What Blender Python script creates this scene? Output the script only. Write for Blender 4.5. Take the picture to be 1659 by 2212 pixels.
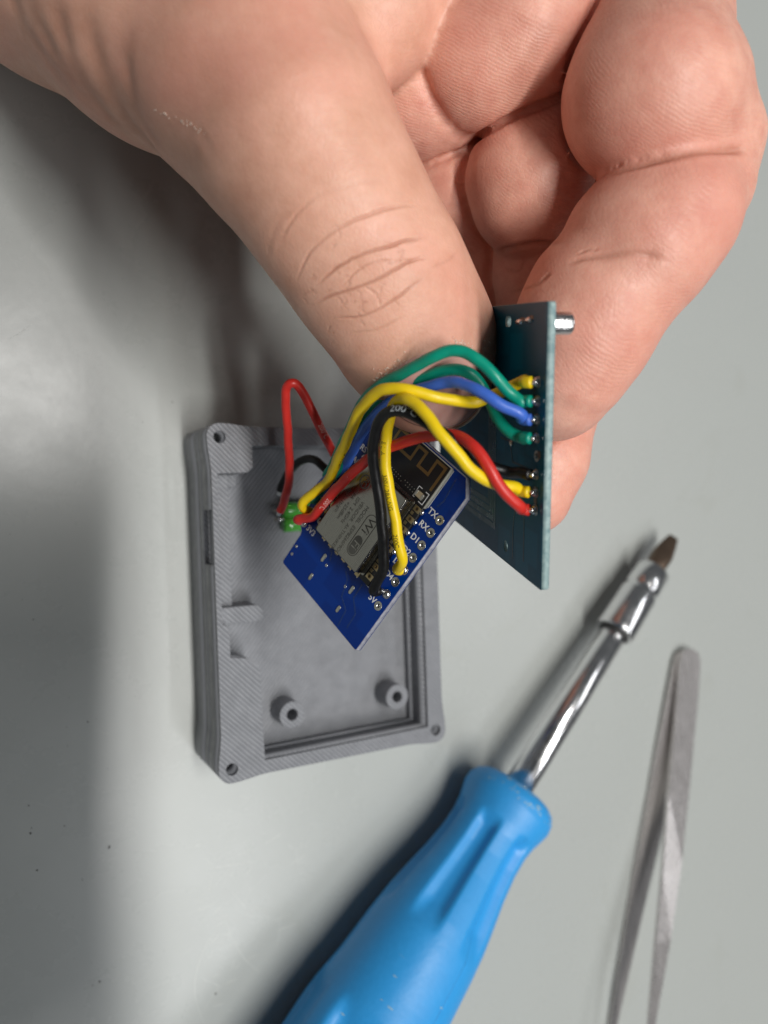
import bpy, bmesh, math, random
import numpy as np
from mathutils import Vector, Matrix
from mathutils.bvhtree import BVHTree
random.seed(7)
rng = np.random.default_rng(7)
for o in list(bpy.data.objects): bpy.data.objects.remove(o)
SC = bpy.context.scene
COL = SC.collection

# ------------------------------------------------------------------ camera
# survey of the photograph: F focal length, principal point (CX, CY) on a 1659 x 2212 sheet, lens HC mm above the table
F, CX, CY, HC = 1700.0, 829.5, 1106.0, 172.5
E1 = np.array([.8836876, -.03539377, .46673709]); E2 = np.array([.03426989, .99935318, .01089906])
NN = np.array([.46682095, -.00636367, -.88432896])
BAS = np.array([E1, -E2, NN])                       # lens frame (x right, y down, z forward) -> bench frame
def C(u, v, d): return np.array([(u - CX) * d / F, (v - CY) * d / F, d], float)          # mm, lens frame
def W(c): return Vector((BAS @ np.asarray(c, float) + [0, 0, HC]) * .001)               # metres, bench frame
def WD(c): return Vector(BAS @ np.asarray(c, float))
def T(u, v, z):                                     # point of the bench frame (mm) at height z
    r = BAS @ np.array([(u - CX) / F, (v - CY) / F, 1.]); t = (z - HC) / r[2]
    return r * t + [0, 0, HC]
cam = bpy.data.cameras.new('camera'); camo = bpy.data.objects.new('camera', cam); COL.objects.link(camo)
cam.sensor_fit = 'VERTICAL'; cam.sensor_height = 34.6; cam.sensor_width = 25.95; cam.lens = F / 2212 * 34.6
cam.clip_start = .005; cam.clip_end = 20
r_, u_, b_ = WD((1, 0, 0)), WD((0, -1, 0)), WD((0, 0, -1))
m3 = Matrix((r_, u_, b_)).transposed()
camo.matrix_world = Matrix.Translation(W((0, 0, 0))) @ m3.to_4x4()
cam.dof.use_dof = True; cam.dof.focus_distance = .127; cam.dof.aperture_fstop = 13
SC.camera = camo
SC.render.resolution_x, SC.render.resolution_y = 768, 1024
SC.view_settings.view_transform = 'Standard'; SC.view_settings.look = 'None'
SC.view_settings.exposure = 0; SC.view_settings.gamma = 1; SC.view_settings.use_curve_mapping = False
# ------------------------------------------------------------------ room light
wd = bpy.data.worlds.new('World'); SC.world = wd; wd.use_nodes = True
bg = wd.node_tree.nodes['Background']; bg.inputs[0].default_value = (.93, .97, 1, 1); bg.inputs[1].default_value = .092
def area(name, loc, target, sx, sy, power, col):
    l = bpy.data.lights.new(name, 'AREA'); l.shape = 'RECTANGLE'; l.size = sx; l.size_y = sy; l.energy = power; l.color = col
    o = bpy.data.objects.new(name, l); COL.objects.link(o); o.location = loc
    z = (Vector(loc) - Vector(target)).normalized(); y = Vector((0, 1, 0)); x = y.cross(z).normalized(); y = z.cross(x)
    o.matrix_world = Matrix.Translation(loc) @ Matrix((x, y, z)).transposed().to_4x4()
    return o
area('ceiling_tube_light', (.08, -.14, 1.38), (.085, -.03, .03), .085, .95, 17.5, (1, .98, .945))
area('far_tube_light', (.42, -.82, 1.36), (.1, -.03, .03), .07, .7, 4.0, (.97, .985, 1))
area('side_tube_light', (1.02, .1, 1.35), (.1, -.03, .03), .16, .9, 3.0, (.97, .985, 1))

# ------------------------------------------------------------------ helpers
def tag(o, label=None, cat=None, group=None, kind=None):
    for k, v in (('label', label), ('category', cat), ('group', group), ('kind', kind)):
        if v: o[k] = v
    return o
def empty(name, loc=(0, 0, 0), mat=None):
    o = bpy.data.objects.new(name, None); COL.objects.link(o); o.empty_display_size = .01
    if mat is not None: o.matrix_world = mat
    else: o.location = loc
    return o
def obj(name, me, m=None, parent=None, loc=None, rot=None):
    o = bpy.data.objects.new(name, me); COL.objects.link(o)
    if m is not None and not me.materials: me.materials.append(m)
    if parent is not None: o.parent = parent
    if loc is not None: o.location = loc
    if rot is not None: o.rotation_euler = rot
    return o
def smooth(me, on=True):
    me.polygons.foreach_set('use_smooth', [on] * len(me.polygons)); return me
def mesh(name, v, f, sm=False, scale=1.0):
    me = bpy.data.meshes.new(name); me.from_pydata([tuple(np.asarray(p, float) * scale) for p in v], [], [tuple(int(i) for i in q) for q in f]); me.update()
    if sm: smooth(me)
    return me
MMS = .001
def prism(name, outer, holes, z0, z1, bev=0.0, bres=1):
    """closed plate with holes, outline in mm -> mesh in metres"""
    cu = bpy.data.curves.new('t', 'CURVE'); cu.dimensions = '2D'; cu.fill_mode = 'BOTH'
    cu.extrude = max((z1 - z0) / 2 - bev, 1e-5); cu.bevel_depth = bev; cu.bevel_resolution = bres; cu.offset = -bev
    for poly in [outer] + list(holes):
        sp = cu.splines.new('POLY'); sp.points.add(len(poly) - 1); sp.use_cyclic_u = True
        for p, q in zip(sp.points, poly): p.co = (q[0], q[1], 0, 1)
    ob = bpy.data.objects.new('t', cu)
    me = bpy.data.meshes.new_from_object(ob); me.name = name
    bpy.data.objects.remove(ob); bpy.data.curves.remove(cu)
    bm = bmesh.new(); bm.from_mesh(me); bmesh.ops.remove_doubles(bm, verts=bm.verts, dist=1e-4)
    bmesh.ops.recalc_face_normals(bm, faces=bm.faces)
    for v in bm.verts: v.co = Vector((v.co.x, v.co.y, v.co.z + (z0 + z1) / 2)) * MMS
    bm.to_mesh(me); bm.free(); return me
def circ(x, y, r, n=24): return [(x + r * math.cos(2 * math.pi * i / n), y + r * math.sin(2 * math.pi * i / n)) for i in range(n)]
def slot(x, y, hx, hy, n=8):
    r = min(hx, hy); pts = []
    for i in range(4 * n):
        a = 2 * math.pi * (i + .5) / (4 * n); sx = (hx - r) * (1 if math.cos(a) > 0 else -1); sy = (hy - r) * (1 if math.sin(a) > 0 else -1)
        pts.append((x + sx + r * math.cos(a), y + sy + r * math.sin(a)))
    return pts
def rrect(x0, y0, x1, y1, r, n=5):
    pts = []
    for cx, cy, a0 in ((x1 - r, y1 - r, 0), (x0 + r, y1 - r, 90), (x0 + r, y0 + r, 180), (x1 - r, y0 + r, 270)):
        for i in range(n + 1):
            a = math.radians(a0 + 90 * i / n); pts.append((cx + r * math.cos(a), cy + r * math.sin(a)))
    return pts
def lathe(name, prof, n=24, rf=None, cap=True, sm=True, axis='Z'):
    """profile [(s, r)] in mm turned about an axis; rf(s, r, angle) may shape the radius"""
    v, f = [], []
    for s, r in prof:
        for i in range(n):
            a = 2 * math.pi * i / n; rr = rf(s, r, a) if rf else r
            p = (rr * math.cos(a), rr * math.sin(a), s)
            v.append(p if axis == 'Z' else (p[2], p[0], p[1]))
    for j in range(len(prof) - 1):
        for i in range(n):
            i2 = (i + 1) % n; f.append((j * n + i, j * n + i2, (j + 1) * n + i2, (j + 1) * n + i))
    if cap: f.append(tuple(range(n))[::-1]); f.append(tuple((len(prof) - 1) * n + i for i in range(n)))
    return mesh(name, v, f, sm, MMS)
def ball(name, rx, ry, rz, jit=0, seg=12, rings=8):
    bm = bmesh.new(); bmesh.ops.create_uvsphere(bm, u_segments=seg, v_segments=rings, radius=1)
    for v in bm.verts:
        k = 1 + random.uniform(-jit, jit); v.co = Vector((v.co.x * rx * k, v.co.y * ry * k, v.co.z * rz * k)) * MMS
    me = bpy.data.meshes.new(name); bm.to_mesh(me); bm.free(); return smooth(me)
def catmull(pts, n=10):
    P = [np.asarray(p, float) for p in pts]; P = [2 * P[0] - P[1]] + P + [2 * P[-1] - P[-2]]; out = []
    for i in range(1, len(P) - 2):
        a, b, c, d = P[i - 1:i + 3]
        for k in range(n):
            t = k / n; out.append(.5 * (2 * b + (c - a) * t + (2 * a - 5 * b + 4 * c - d) * t * t + (3 * b - a - 3 * c + d) * t ** 3))
    out.append(P[-2]); return np.array(out)
def resample(p, step):
    s = np.r_[0, np.cumsum(np.linalg.norm(np.diff(p, axis=0), axis=1))]; n = max(3, int(s[-1] / step)); q = np.linspace(0, s[-1], n)
    return np.stack([np.interp(q, s, p[:, i]) for i in range(3)], 1)
def frames(p):
    t = np.gradient(p, axis=0); t /= np.linalg.norm(t, axis=1)[:, None]
    n = np.cross(t[0], [.3, .2, 1]); n /= np.linalg.norm(n); N = []
    for i in range(len(p)):
        n = n - t[i] * (n @ t[i]); n /= np.linalg.norm(n); N.append(n.copy())
    N = np.array(N); return t, N, np.cross(t, N)
def tube_mesh(name, p, r, n=14, rend=.55):
    """p in mm (any frame), r mm or array"""
    t, N, Bn = frames(p); v, f = [], []
    r = np.full(len(p), r) if np.isscalar(r) else r
    P = list(p); rr = list(r); tt = list(t); NN_ = list(N); BB = list(Bn)
    P = [p[0]] + P + [p[-1]]; rr = [r[0] * rend] + rr + [r[-1] * rend]
    P[0] = p[0] - t[0] * r[0] * .18; P[-1] = p[-1] + t[-1] * r[-1] * .18
    NN_ = [N[0]] + NN_ + [N[-1]]; BB = [Bn[0]] + BB + [Bn[-1]]
    for j in range(len(P)):
        for i in range(n):
            a = 2 * math.pi * i / n; v.append(P[j] + rr[j] * (math.cos(a) * NN_[j] + math.sin(a) * BB[j]))
    for j in range(len(P) - 1):
        for i in range(n):
            i2 = (i + 1) % n; f.append((j * n + i, j * n + i2, (j + 1) * n + i2, (j + 1) * n + i))
    f.append(tuple(range(n))[::-1]); f.append(tuple((len(P) - 1) * n + i for i in range(n)))
    return v, f
def text_mesh(body, size, ext=.01, res=3, align='CENTER', bold=0):
    """flat lettering, mm -> (verts mm, faces)"""
    cu = bpy.data.curves.new('t', 'FONT'); cu.body = body; cu.size = size; cu.extrude = ext; cu.resolution_u = res; cu.align_x = align; cu.align_y = 'CENTER'; cu.offset = bold
    ob = bpy.data.objects.new('t', cu); me = bpy.data.meshes.new_from_object(ob)
    v = np.array([tuple(q.co) for q in me.vertices]); f = [tuple(p.vertices) for p in me.polygons]
    bpy.data.objects.remove(ob); bpy.data.curves.remove(cu); bpy.data.meshes.remove(me)
    return v, f
def flat_text(name, body, size, x, y, z, m, parent, rot=0, align='CENTER', weight=0):
    v, f = text_mesh(body, size, align=align, bold=weight); c, s = math.cos(rot), math.sin(rot)
    if len(v) == 0: return None
    w = np.stack([x + v[:, 0] * c - v[:, 1] * s, y + v[:, 0] * s + v[:, 1] * c, z + v[:, 2]], 1)
    return obj(name, mesh(name, w, f, False, MMS), m, parent)

# ------------------------------------------------------------------ materials
class NT:
    def __init__(s, name):
        s.m = bpy.data.materials.new(name); s.m.use_nodes = True; s.t = s.m.node_tree; s.b = s.t.nodes['Principled BSDF']; s.out = s.t.nodes['Material Output']
    def n(s, typ, **kw):
        o = s.t.nodes.new(typ)
        for k, v in kw.items():
            if k.startswith('i_'):
                key = k[2:]; key = int(key) if key.isdigit() else key.replace('_', ' ')
                o.inputs[key].default_value = v
            else: setattr(o, k, v)
        return o
    def l(s, a, b): s.t.links.new(a, b)
    def set(s, **kw):
        for k, v in kw.items(): s.b.inputs[k.replace('_', ' ')].default_value = v
    def coord(s, scale=(1, 1, 1), rot=(0, 0, 0), kind='Object'):
        c = s.n('ShaderNodeTexCoord'); m = s.n('ShaderNodeMapping'); m.inputs['Scale'].default_value = scale; m.inputs['Rotation'].default_value = rot
        s.l(c.outputs[kind], m.inputs[0]); return m.outputs[0]
    def noise(s, vec, scale, detail=4, rough=.55, dist=0):
        o = s.n('ShaderNodeTexNoise'); o.inputs['Scale'].default_value = scale; o.inputs['Detail'].default_value = detail; o.inputs['Roughness'].default_value = rough; o.inputs['Distortion'].default_value = dist
        s.l(vec, o.inputs['Vector']); return o.outputs[0]
    def ramp(s, fac, stops):
        o = s.n('ShaderNodeValToRGB'); e = o.color_ramp.elements
        while len(e) < len(stops): e.new(.5)
        for q, (p, c) in zip(e, stops): q.position = p; q.color = (c, c, c, 1) if np.isscalar(c) else (*c, 1)
        s.l(fac, o.inputs[0]); return o.outputs[0]
    def math(s, op, a, b=None, c=None):
        o = s.n('ShaderNodeMath', operation=op)
        for i, x in enumerate((a, b, c)):
            if x is None: continue
            if np.isscalar(x): o.inputs[i].default_value = x
            else: s.l(x, o.inputs[i])
        return o.outputs[0]
    def mix(s, fac, a, b, typ='MIX'):
        o = s.n('ShaderNodeMix', data_type='RGBA', blend_type=typ)
        for i, x in ((0, fac), (6, a), (7, b)):
            if np.isscalar(x): o.inputs[i].default_value = x
            elif isinstance(x, tuple): o.inputs[i].default_value = (*x, 1)
            else: s.l(x, o.inputs[i])
        return o.outputs[2]
    def bump(s, h, strength, dist, normal=None):
        o = s.n('ShaderNodeBump'); o.inputs['Strength'].default_value = strength; o.inputs['Distance'].default_value = dist; s.l(h, o.inputs['Height'])
        if normal is not None: s.l(normal, o.inputs['Normal'])
        s.l(o.outputs[0], s.b.inputs['Normal']); return o.outputs[0]
def simple(name, col, rough=.4, metal=0, spec=.5, var=.12, scale=900, bump=.15, bd=.00005, coat=0):
    k = NT(name); k.set(Roughness=rough, Metallic=metal, Specular_IOR_Level=spec, Coat_Weight=coat)
    vec = k.coord(); nz = k.noise(vec, scale, 5)
    c2 = tuple(min(1, x * (1 + var)) for x in col); c1 = tuple(x * (1 - var) for x in col)
    k.l(k.mix(nz, c1, c2), k.b.inputs['Base Color'])
    n2 = k.noise(vec, scale * .35, 4); k.l(k.ramp(n2, [(.3, max(0, rough - .08)), (.7, min(1, rough + .1))]), k.b.inputs['Roughness'])
    if bump: k.bump(nz, bump, bd)
    return k.m
M = {}
# --- bench top: grey-green plastic sheet, scuffed, with scratches and specks
k = NT('bench_top'); vec = k.coord()
g = k.noise(vec, 9, 4); fine = k.noise(vec, 650, 4)
base = k.mix(g, (.375, .395, .38), (.405, .425, .41)); base = k.mix(k.math('MULTIPLY', fine, .25), base, (.45, .465, .45))
vo = k.n('ShaderNodeTexVoronoi', i_Scale=48., feature='F1'); k.l(vec, vo.inputs['Vector'])
rad = k.n('ShaderNodeTexVoronoi', i_Scale=48., feature='F1'); k.l(vec, rad.inputs['Vector'])
sep = k.n('ShaderNodeSeparateColor'); k.l(rad.outputs['Color'], sep.inputs[0])
rare = k.math('GREATER_THAN', sep.outputs[0], .80); wob = k.noise(vec, 1500, 2)
dd = k.math('ADD', vo.outputs['Distance'], k.math('MULTIPLY', wob, .05))
spot = k.math('MULTIPLY', k.math('LESS_THAN', dd, k.math('MULTIPLY_ADD', sep.outputs[1], .022, .036)), rare)
base = k.mix(k.math('MULTIPLY', spot, .75), base, (.07, .07, .06))
sm_ = k.noise(vec, 26, 5, .6, 1.2); stain = k.ramp(sm_, [(.62, 0), (.76, .16)]); base = k.mix(stain, base, (.30, .31, .26))
k.l(base, k.b.inputs['Base Color'])
rg = k.math('MULTIPLY_ADD', k.noise(vec, 60, 5, .65), .16, .20)
k.l(rg, k.b.inputs['Roughness'])
k.set(Specular_IOR_Level=.5)
hgt = k.math('ADD', k.math('MULTIPLY', fine, .10), k.math('MULTIPLY', k.noise(vec, 160, 5, .6), .5))
k.bump(hgt, .30, .00012); M['bench'] = k.m
# --- 3D printed grey plastic: diagonal raster on flat faces, layer lines on the walls
def printed(name, col, ang):
    k = NT(name); vec = k.coord(kind='Object'); geo = k.n('ShaderNodeNewGeometry'); s = k.n('ShaderNodeSeparateXYZ'); k.l(geo.outputs['Normal'], s.inputs[0])
    up = k.math('GREATER_THAN', k.math('ABSOLUTE', s.outputs[2]), .8)
    sp = k.n('ShaderNodeSeparateXYZ'); k.l(vec, sp.inputs[0])
    wob = k.noise(vec, 130, 3)
    dg = k.math('ADD', k.math('MULTIPLY', sp.outputs[0], math.cos(ang)), k.math('MULTIPLY', sp.outputs[1], math.sin(ang)))
    dg = k.math('ADD', dg, k.math('MULTIPLY', wob, .0005))
    w1 = k.math('ABSOLUTE', k.math('SINE', k.math('MULTIPLY', dg, math.pi / .00078)))
    w2 = k.math('ABSOLUTE', k.math('SINE', k.math('MULTIPLY', sp.outputs[2], math.pi / .0003)))
    amp = k.ramp(k.noise(vec, 320, 4), [(.3, .6), (.7, 1)])
    h = k.math('ADD', k.math('MULTIPLY', k.math('MULTIPLY', w1, up), amp), k.math('MULTIPLY', k.math('MULTIPLY', w2, k.math('SUBTRACT', 1, up)), .0))
    h = k.math('ADD', h, k.math('MULTIPLY', k.noise(vec, 1800, 3), .12))
    nz = k.noise(vec, 400, 4); k.l(k.mix(nz, tuple(c * .9 for c in col), tuple(c * 1.1 for c in col)), k.b.inputs['Base Color'])
    k.l(k.ramp(k.noise(vec, 700, 3), [(.3, .36), (.7, .56)]), k.b.inputs['Roughness']); k.bump(h, .9, .00025); return k.m
M['print'] = printed('printed_grey_plastic', (.226, .234, .254), math.radians(45))
M['print2'] = printed('printed_grey_plastic_cross_raster', (.226, .234, .254), math.radians(-40))
# --- solder mask, fibreglass, metals
def mask(name, col, tr, rough=.22, ex=0):
    k = NT(name); vec = k.coord(); k.set(Roughness=rough, Specular_IOR_Level=.5)
    br = k.n('ShaderNodeTexBrick', offset=.5, i_Scale=260., i_Mortar_Size=.06, i_Mortar_Smooth=.6); br.inputs['Color1'].default_value = (0, 0, 0, 1); br.inputs['Color2'].default_value = (.25, .25, .25, 1); br.inputs['Mortar'].default_value = (1, 1, 1, 1)
    nz = k.noise(vec, 90, 3); vv = k.n('ShaderNodeTexVoronoi', i_Scale=170., distance='CHEBYCHEV', feature='F1'); k.l(vec, vv.inputs['Vector'])
    cop = k.ramp(vv.outputs['Distance'], [(.40, 0), (.47, 1)])
    k.l(k.mix(k.math('MULTIPLY', cop, .8), col, tr), k.b.inputs['Base Color'])
    dust = k.noise(vec, 2600, 2); k.l(k.ramp(dust, [(.68, rough), (.8, rough + .25)]), k.b.inputs['Roughness'])
    k.set(IOR=1.3); k.bump(k.math('MULTIPLY_ADD', k.noise(vec, 900, 4), .5, cop), .12, .00005); return k.m
M['blue'] = mask('blue_solder_mask', (.0, .029, .225), (.0, .037, .27), .22)
M['teal'] = mask('dark_teal_solder_mask', (.001, .098, .165), (.001, .070, .122), .3); M['teal'].node_tree.nodes['Principled BSDF'].inputs['Specular IOR Level'].default_value = .28
M['blackmask'] = simple('black_solder_mask', (.008, .008, .009), .33, scale=700)
def laminate(name, c1, c2):
    k = NT(name); vec = k.coord((1, 1, 1)); nz = k.noise(vec, 900, 5); k.l(k.ramp(nz, [(.35, c1), (.65, c2)]), k.b.inputs['Base Color']); k.set(Roughness=.55); k.bump(nz, .4, .00012); return k.m
M['fr4'] = laminate('pale_laminate_edge', (.24, .24, .29), (.40, .40, .45))
M['fr4teal'] = laminate('pale_teal_laminate_edge', (.17, .27, .28), (.34, .45, .44))
M['solder'] = simple('solder', (.72, .72, .72), .24, 1, scale=1500, bump=.35, bd=.0002)
M['tin'] = simple('tinned_pad', (.60, .585, .52), .30, 1, scale=1200)
M['gold'] = simple('gold_pad', (.52, .42, .24), .34, 1, scale=1200)
M['copper'] = simple('masked_copper_trace', (.23, .145, .055), .38, .6, scale=1300)
M['barrel'] = simple('dark_hole_barrel', (.03, .03, .03), .6, 0)
M['ink'] = simple('white_legend_ink', (.80, .82, .84), .55, 0, scale=1500, bump=.1)
M['flux'] = simple('flux_residue', (.10, .055, .025), .3, 0)
k = NT('brushed_shield_can'); vec = k.coord((1, .06, 1)); nz = k.noise(vec, 1500, 4); k.set(Metallic=1.); k.l(k.mix(nz, (.29, .28, .25), (.35, .34, .305)), k.b.inputs['Base Color']); k.l(k.ramp(nz, [(.3, .2), (.7, .32)]), k.b.inputs['Roughness']); k.bump(nz, .06, .00005); M['can'] = k.m
M['etch'] = simple('laser_etched_mark', (.10, .096, .085), .5, .6, scale=1500)
k = NT('chrome'); vec = k.coord(); nz = k.noise(vec, 500, 5); k.set(Metallic=1.); k.l(k.mix(nz, (.74, .74, .75), (.86, .86, .87)), k.b.inputs['Base Color']); k.l(k.ramp(nz, [(.3, .13), (.75, .27)]), k.b.inputs['Roughness']); k.bump(k.noise(vec, 1400, 4), .08, .0001); M['chrome'] = k.m
M['dullchrome'] = simple('worn_chrome_mark', (.55, .55, .55), .42, 1, scale=1500, bump=.4, bd=.0002)
M['bit'] = simple('brown_tool_steel', (.16, .115, .085), .42, .8, scale=700, bump=.3)
k = NT('satin_steel'); vec = k.coord((1, .03, 1)); nz = k.noise(vec, 2500, 4); k.set(Metallic=.85); k.l(k.mix(nz, (.62, .59, .58), (.74, .70, .69)), k.b.inputs['Base Color']); k.l(k.ramp(nz, [(.3, .24), (.7, .34)]), k.b.inputs['Roughness']); k.bump(nz, .03, .00004); M['steel'] = k.m
# blue rubbery grip with scuffs
k = NT('blue_grip_plastic'); vec = k.coord(); nz = k.noise(vec, 900, 5); lo = k.noise(vec, 60, 4)
c = k.mix(nz, (.022, .29, .68), (.035, .335, .76)); sc = k.ramp(k.noise(k.coord((1, 1, 7), (.4, .3, 0)), 150, 5, .7, .6), [(.70, 0), (.76, 1)])
c = k.mix(k.math('MULTIPLY', sc, .5), c, (.24, .42, .60)); c = k.mix(k.ramp(lo, [(.56, 0), (.8, .28)]), c, (.015, .13, .37))
k.l(c, k.b.inputs['Base Color']); k.l(k.ramp(lo, [(.3, .36), (.7, .52)]), k.b.inputs['Roughness']); k.set(Subsurface_Weight=0); k.bump(k.math('ADD', nz, k.math('MULTIPLY', sc, -.6)), .22, .00018); M['grip'] = k.m
M['gripwear'] = simple('whitened_scuff', (.30, .46, .52), .6, 0, scale=900, bump=.5, bd=.0003)
def wire_mat(name, col, rough=.34):
    k = NT(name); vec = k.coord(); nz = k.noise(vec, 450, 4); k.set(Specular_IOR_Level=.45, Subsurface_Weight=.06, Subsurface_Scale=.0006)
    k.l(k.mix(nz, tuple(c * .88 for c in col), tuple(min(1, c * 1.08) for c in col)), k.b.inputs['Base Color'])
    k.l(k.ramp(k.noise(vec, 1200, 4), [(.3, rough - .06), (.75, rough + .16)]), k.b.inputs['Roughness']); k.bump(k.noise(vec, 700, 5), .16, .00012); return k.m
M['yellow'] = wire_mat('yellow_silicone', (.84, .60, .008)); M['green'] = wire_mat('green_silicone', (.0, .30, .20)); M['bluew'] = wire_mat('blue_silicone', (.055, .155, .62))
M['black'] = wire_mat('black_silicone', (.005, .005, .0055)); M['black'].node_tree.nodes['Principled BSDF'].inputs['Specular IOR Level'].default_value = .36; M['red'] = wire_mat('red_silicone', (.62, .030, .022))
k = NT('green_translucent_plastic'); k.set(Base_Color=(.10, .50, .06, 1), Roughness=.18, Transmission_Weight=.3, IOR=1.5, Coat_Weight=.8, Coat_Roughness=.05); k.bump(k.noise(k.coord(), 500, 3), .05, .0001); M['led'] = k.m
M['print_red'] = simple('pale_wire_print', (.85, .55, .50), .5, 0); M['print_dark'] = simple('dark_wire_print', (.05, .045, .01), .6, 0); M['print_grey'] = simple('grey_wire_print', (.33, .36, .38), .5, 0)
# --- skin
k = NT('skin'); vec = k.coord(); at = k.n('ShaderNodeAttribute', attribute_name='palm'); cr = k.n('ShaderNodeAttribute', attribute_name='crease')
mott = k.ramp(k.noise(vec, 150, 7, .68), [(.28, 0), (.72, 1)]); fine = k.noise(vec, 700, 4)
tan = k.mix(mott, (.635, .32, .222), (.81, .465, .345)); pal = k.mix(mott, (.64, .275, .205), (.85, .49, .375))
c = k.mix(at.outputs['Fac'], tan, pal); red = k.ramp(k.noise(vec, 38, 3), [(.48, 0), (.70, .55)]); c = k.mix(red, c, (.66, .25, .19))
c = k.mix(k.math('MULTIPLY', cr.outputs['Fac'], .55), c, (.36, .14, .085)); k.l(c, k.b.inputs['Base Color'])  # creases painted darker: their shade is put into the skin colour
k.set(Subsurface_Weight=.22, Subsurface_Scale=.0028, Subsurface_Radius=(1., .38, .2), Specular_IOR_Level=.42)
k.l(k.ramp(fine, [(.3, .40), (.7, .55)]), k.b.inputs['Roughness'])
v1 = k.n('ShaderNodeTexVoronoi', feature='DISTANCE_TO_EDGE', i_Scale=1150.); wv = k.coord((1, 1, 1)); k.l(wv, v1.inputs['Vector'])
cell = k.ramp(v1.outputs['Distance'], [(0, 0), (.16, 1)])
wvn = k.n('ShaderNodeTexWave', wave_type='RINGS', i_Scale=620., i_Distortion=6., i_Detail=1., i_Detail_Scale=.6); k.l(k.coord((1, 1, 1)), wvn.inputs['Vector'])
ridge = k.math('MULTIPLY', k.math('MULTIPLY', wvn.outputs['Fac'], at.outputs['Fac']), k.ramp(k.noise(vec, 70, 2), [(.42, 0), (.6, 1)]))
h = k.math('ADD', k.math('MULTIPLY', cell, .24), k.math('MULTIPLY', ridge, .34)); h = k.math('ADD', h, k.math('MULTIPLY', k.noise(vec, 420, 6, .7), .6))
k.bump(h, .33, .00022); M['skin'] = k.m
k = NT('nail'); vec = k.coord(); nz = k.noise(k.coord((1, 1, 1)), 260, 4); k.l(k.mix(nz, (.60, .31, .26), (.72, .43, .37)), k.b.inputs['Base Color']); k.set(Roughness=.27, Subsurface_Weight=.2, Subsurface_Scale=.0015, Coat_Weight=.25, Coat_Roughness=.2); k.bump(k.noise(vec, 500, 4), .06, .0001); M['nail'] = k.m
M['flake'] = simple('dry_skin', (.80, .68, .58), .7, 0)
M['nailedge'] = simple('pale_nail_rim', (.80, .66, .55), .45, 0)

# ------------------------------------------------------------------ bench
n = 40; v = []; f = []
for j in range(n + 1):
    for i in range(n + 1): v.append((-.6 + 1.5 * i / n, -.8 + 1.5 * j / n, 0))
for j in range(n):
    for i in range(n): a = j * (n + 1) + i; f.append((a, a + 1, a + n + 2, a + n + 1))
top = obj('table_top', mesh('table_top', v, f), M['bench']); tag(top, kind='structure')
# scratches: shallow burrs standing a few hundredths of a millimetre proud, and crumbs of solder and plastic
M['burr'] = simple('scratch_burr', (.62, .64, .61), .2, 0, scale=2500, bump=.4, bd=.0002); M['crumb'] = simple('dark_crumb', (.05, .045, .04), .6, 0)
v, f = [], []
def scratch(p, w):
    p = catmull([(*q, 0) for q in p], 5); b0 = len(v); t = np.gradient(p, axis=0); t /= np.linalg.norm(t, axis=1)[:, None] + 1e-9; nv = np.stack([-t[:, 1], t[:, 0], t[:, 2] * 0], 1)
    for i, q in enumerate(p):
        e = w * (.25 + .75 * math.sin(math.pi * (i + .5) / len(p))) * random.uniform(.6, 1.2)
        for k_, z in ((-1, .004), (0, .004 + e * .32), (1, .004)): v.append(q + nv[i] * e * k_ * .5 + [0, 0, z])
    for i in range(len(p) - 1):
        a = b0 + 3 * i; f.extend([(a, a + 3, a + 4, a + 1), (a + 1, a + 4, a + 5, a + 2)])
def tb(u, w): return T(u, w, 0)[:2]
def rand_scratch(cu, cv, su, sv, L, w):
    c = tb(cu + rng.normal() * su, cv + rng.normal() * sv); a = rng.choice([.35, .5, 1.0, 2.4]) + rng.normal() * .25; d = np.array([math.cos(a), math.sin(a)]); L = L * rng.uniform(.25, 1.3); bnd = np.array([-d[1], d[0]]) * L * rng.normal() * .06
    scratch([c - d * L / 2, c + bnd, c + d * L / 2], w * rng.uniform(.5, 1.3))
for i in range(34): rand_scratch(510, 2030, 50, 100, 2.6, .085)
for i in range(12): rand_scratch(530, 1980, 60, 110, 8, .06)
for i in range(16): rand_scratch(560, 1850, 130, 150, 2.2, .07)
for i in range(80): rand_scratch(800, 1800, 650, 600, 3.4, .03)
for p in ([(441, 2212), (421, 2150), (427, 2090), (446, 2040), (468, 2010)], [(445, 1878), (500, 1868), (555, 1860)], [(575, 1822), (610, 1800)], [(640, 1865), (660, 1845)], [(600, 2010), (640, 1995)], [(500, 1925), (530, 1960)], [(15, 735), (45, 718), (70, 700)], [(478, 1975), (520, 2060), (560, 2100)]): scratch([tb(*q) for q in p], .11)
tag(obj('scratches', mesh('scratches', v, f, True, MMS), M['burr'], top), kind='stuff')
v, f = [], []
def crumb(u, w, r):
    c = T(u, w, 0); b0 = len(v); n_ = 7
    for i in range(n_): a = 6.283 * i / n_; q = r * rng.uniform(.5, 1.2); v.append(c + [q * math.cos(a), q * math.sin(a), .01])
    v.append(c + [0, 0, r * rng.uniform(.3, .7)]); f.extend([(b0 + i, b0 + (i + 1) % n_, b0 + n_) for i in range(n_)])
for u, w, r in ((72, 1338, .18), (190, 1560, .2), (80, 2060 - 180, .22), (68, 1789, .16), (140, 1784, .2), (66, 1800, .25), (236, 1830, .35), (178, 1900, .14), (215, 2120, .25), (200, 2128, .16), (466, 2146, .35), (62, 1740, .2), (600, 1500, .1)): crumb(u, w, r)
for i in range(40): crumb(rng.uniform(0, 1659), rng.uniform(900, 2212), rng.uniform(.06, .14))
tag(obj('crumbs', mesh('crumbs', v, f, True, MMS), M['crumb'], top), kind='stuff')

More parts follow.
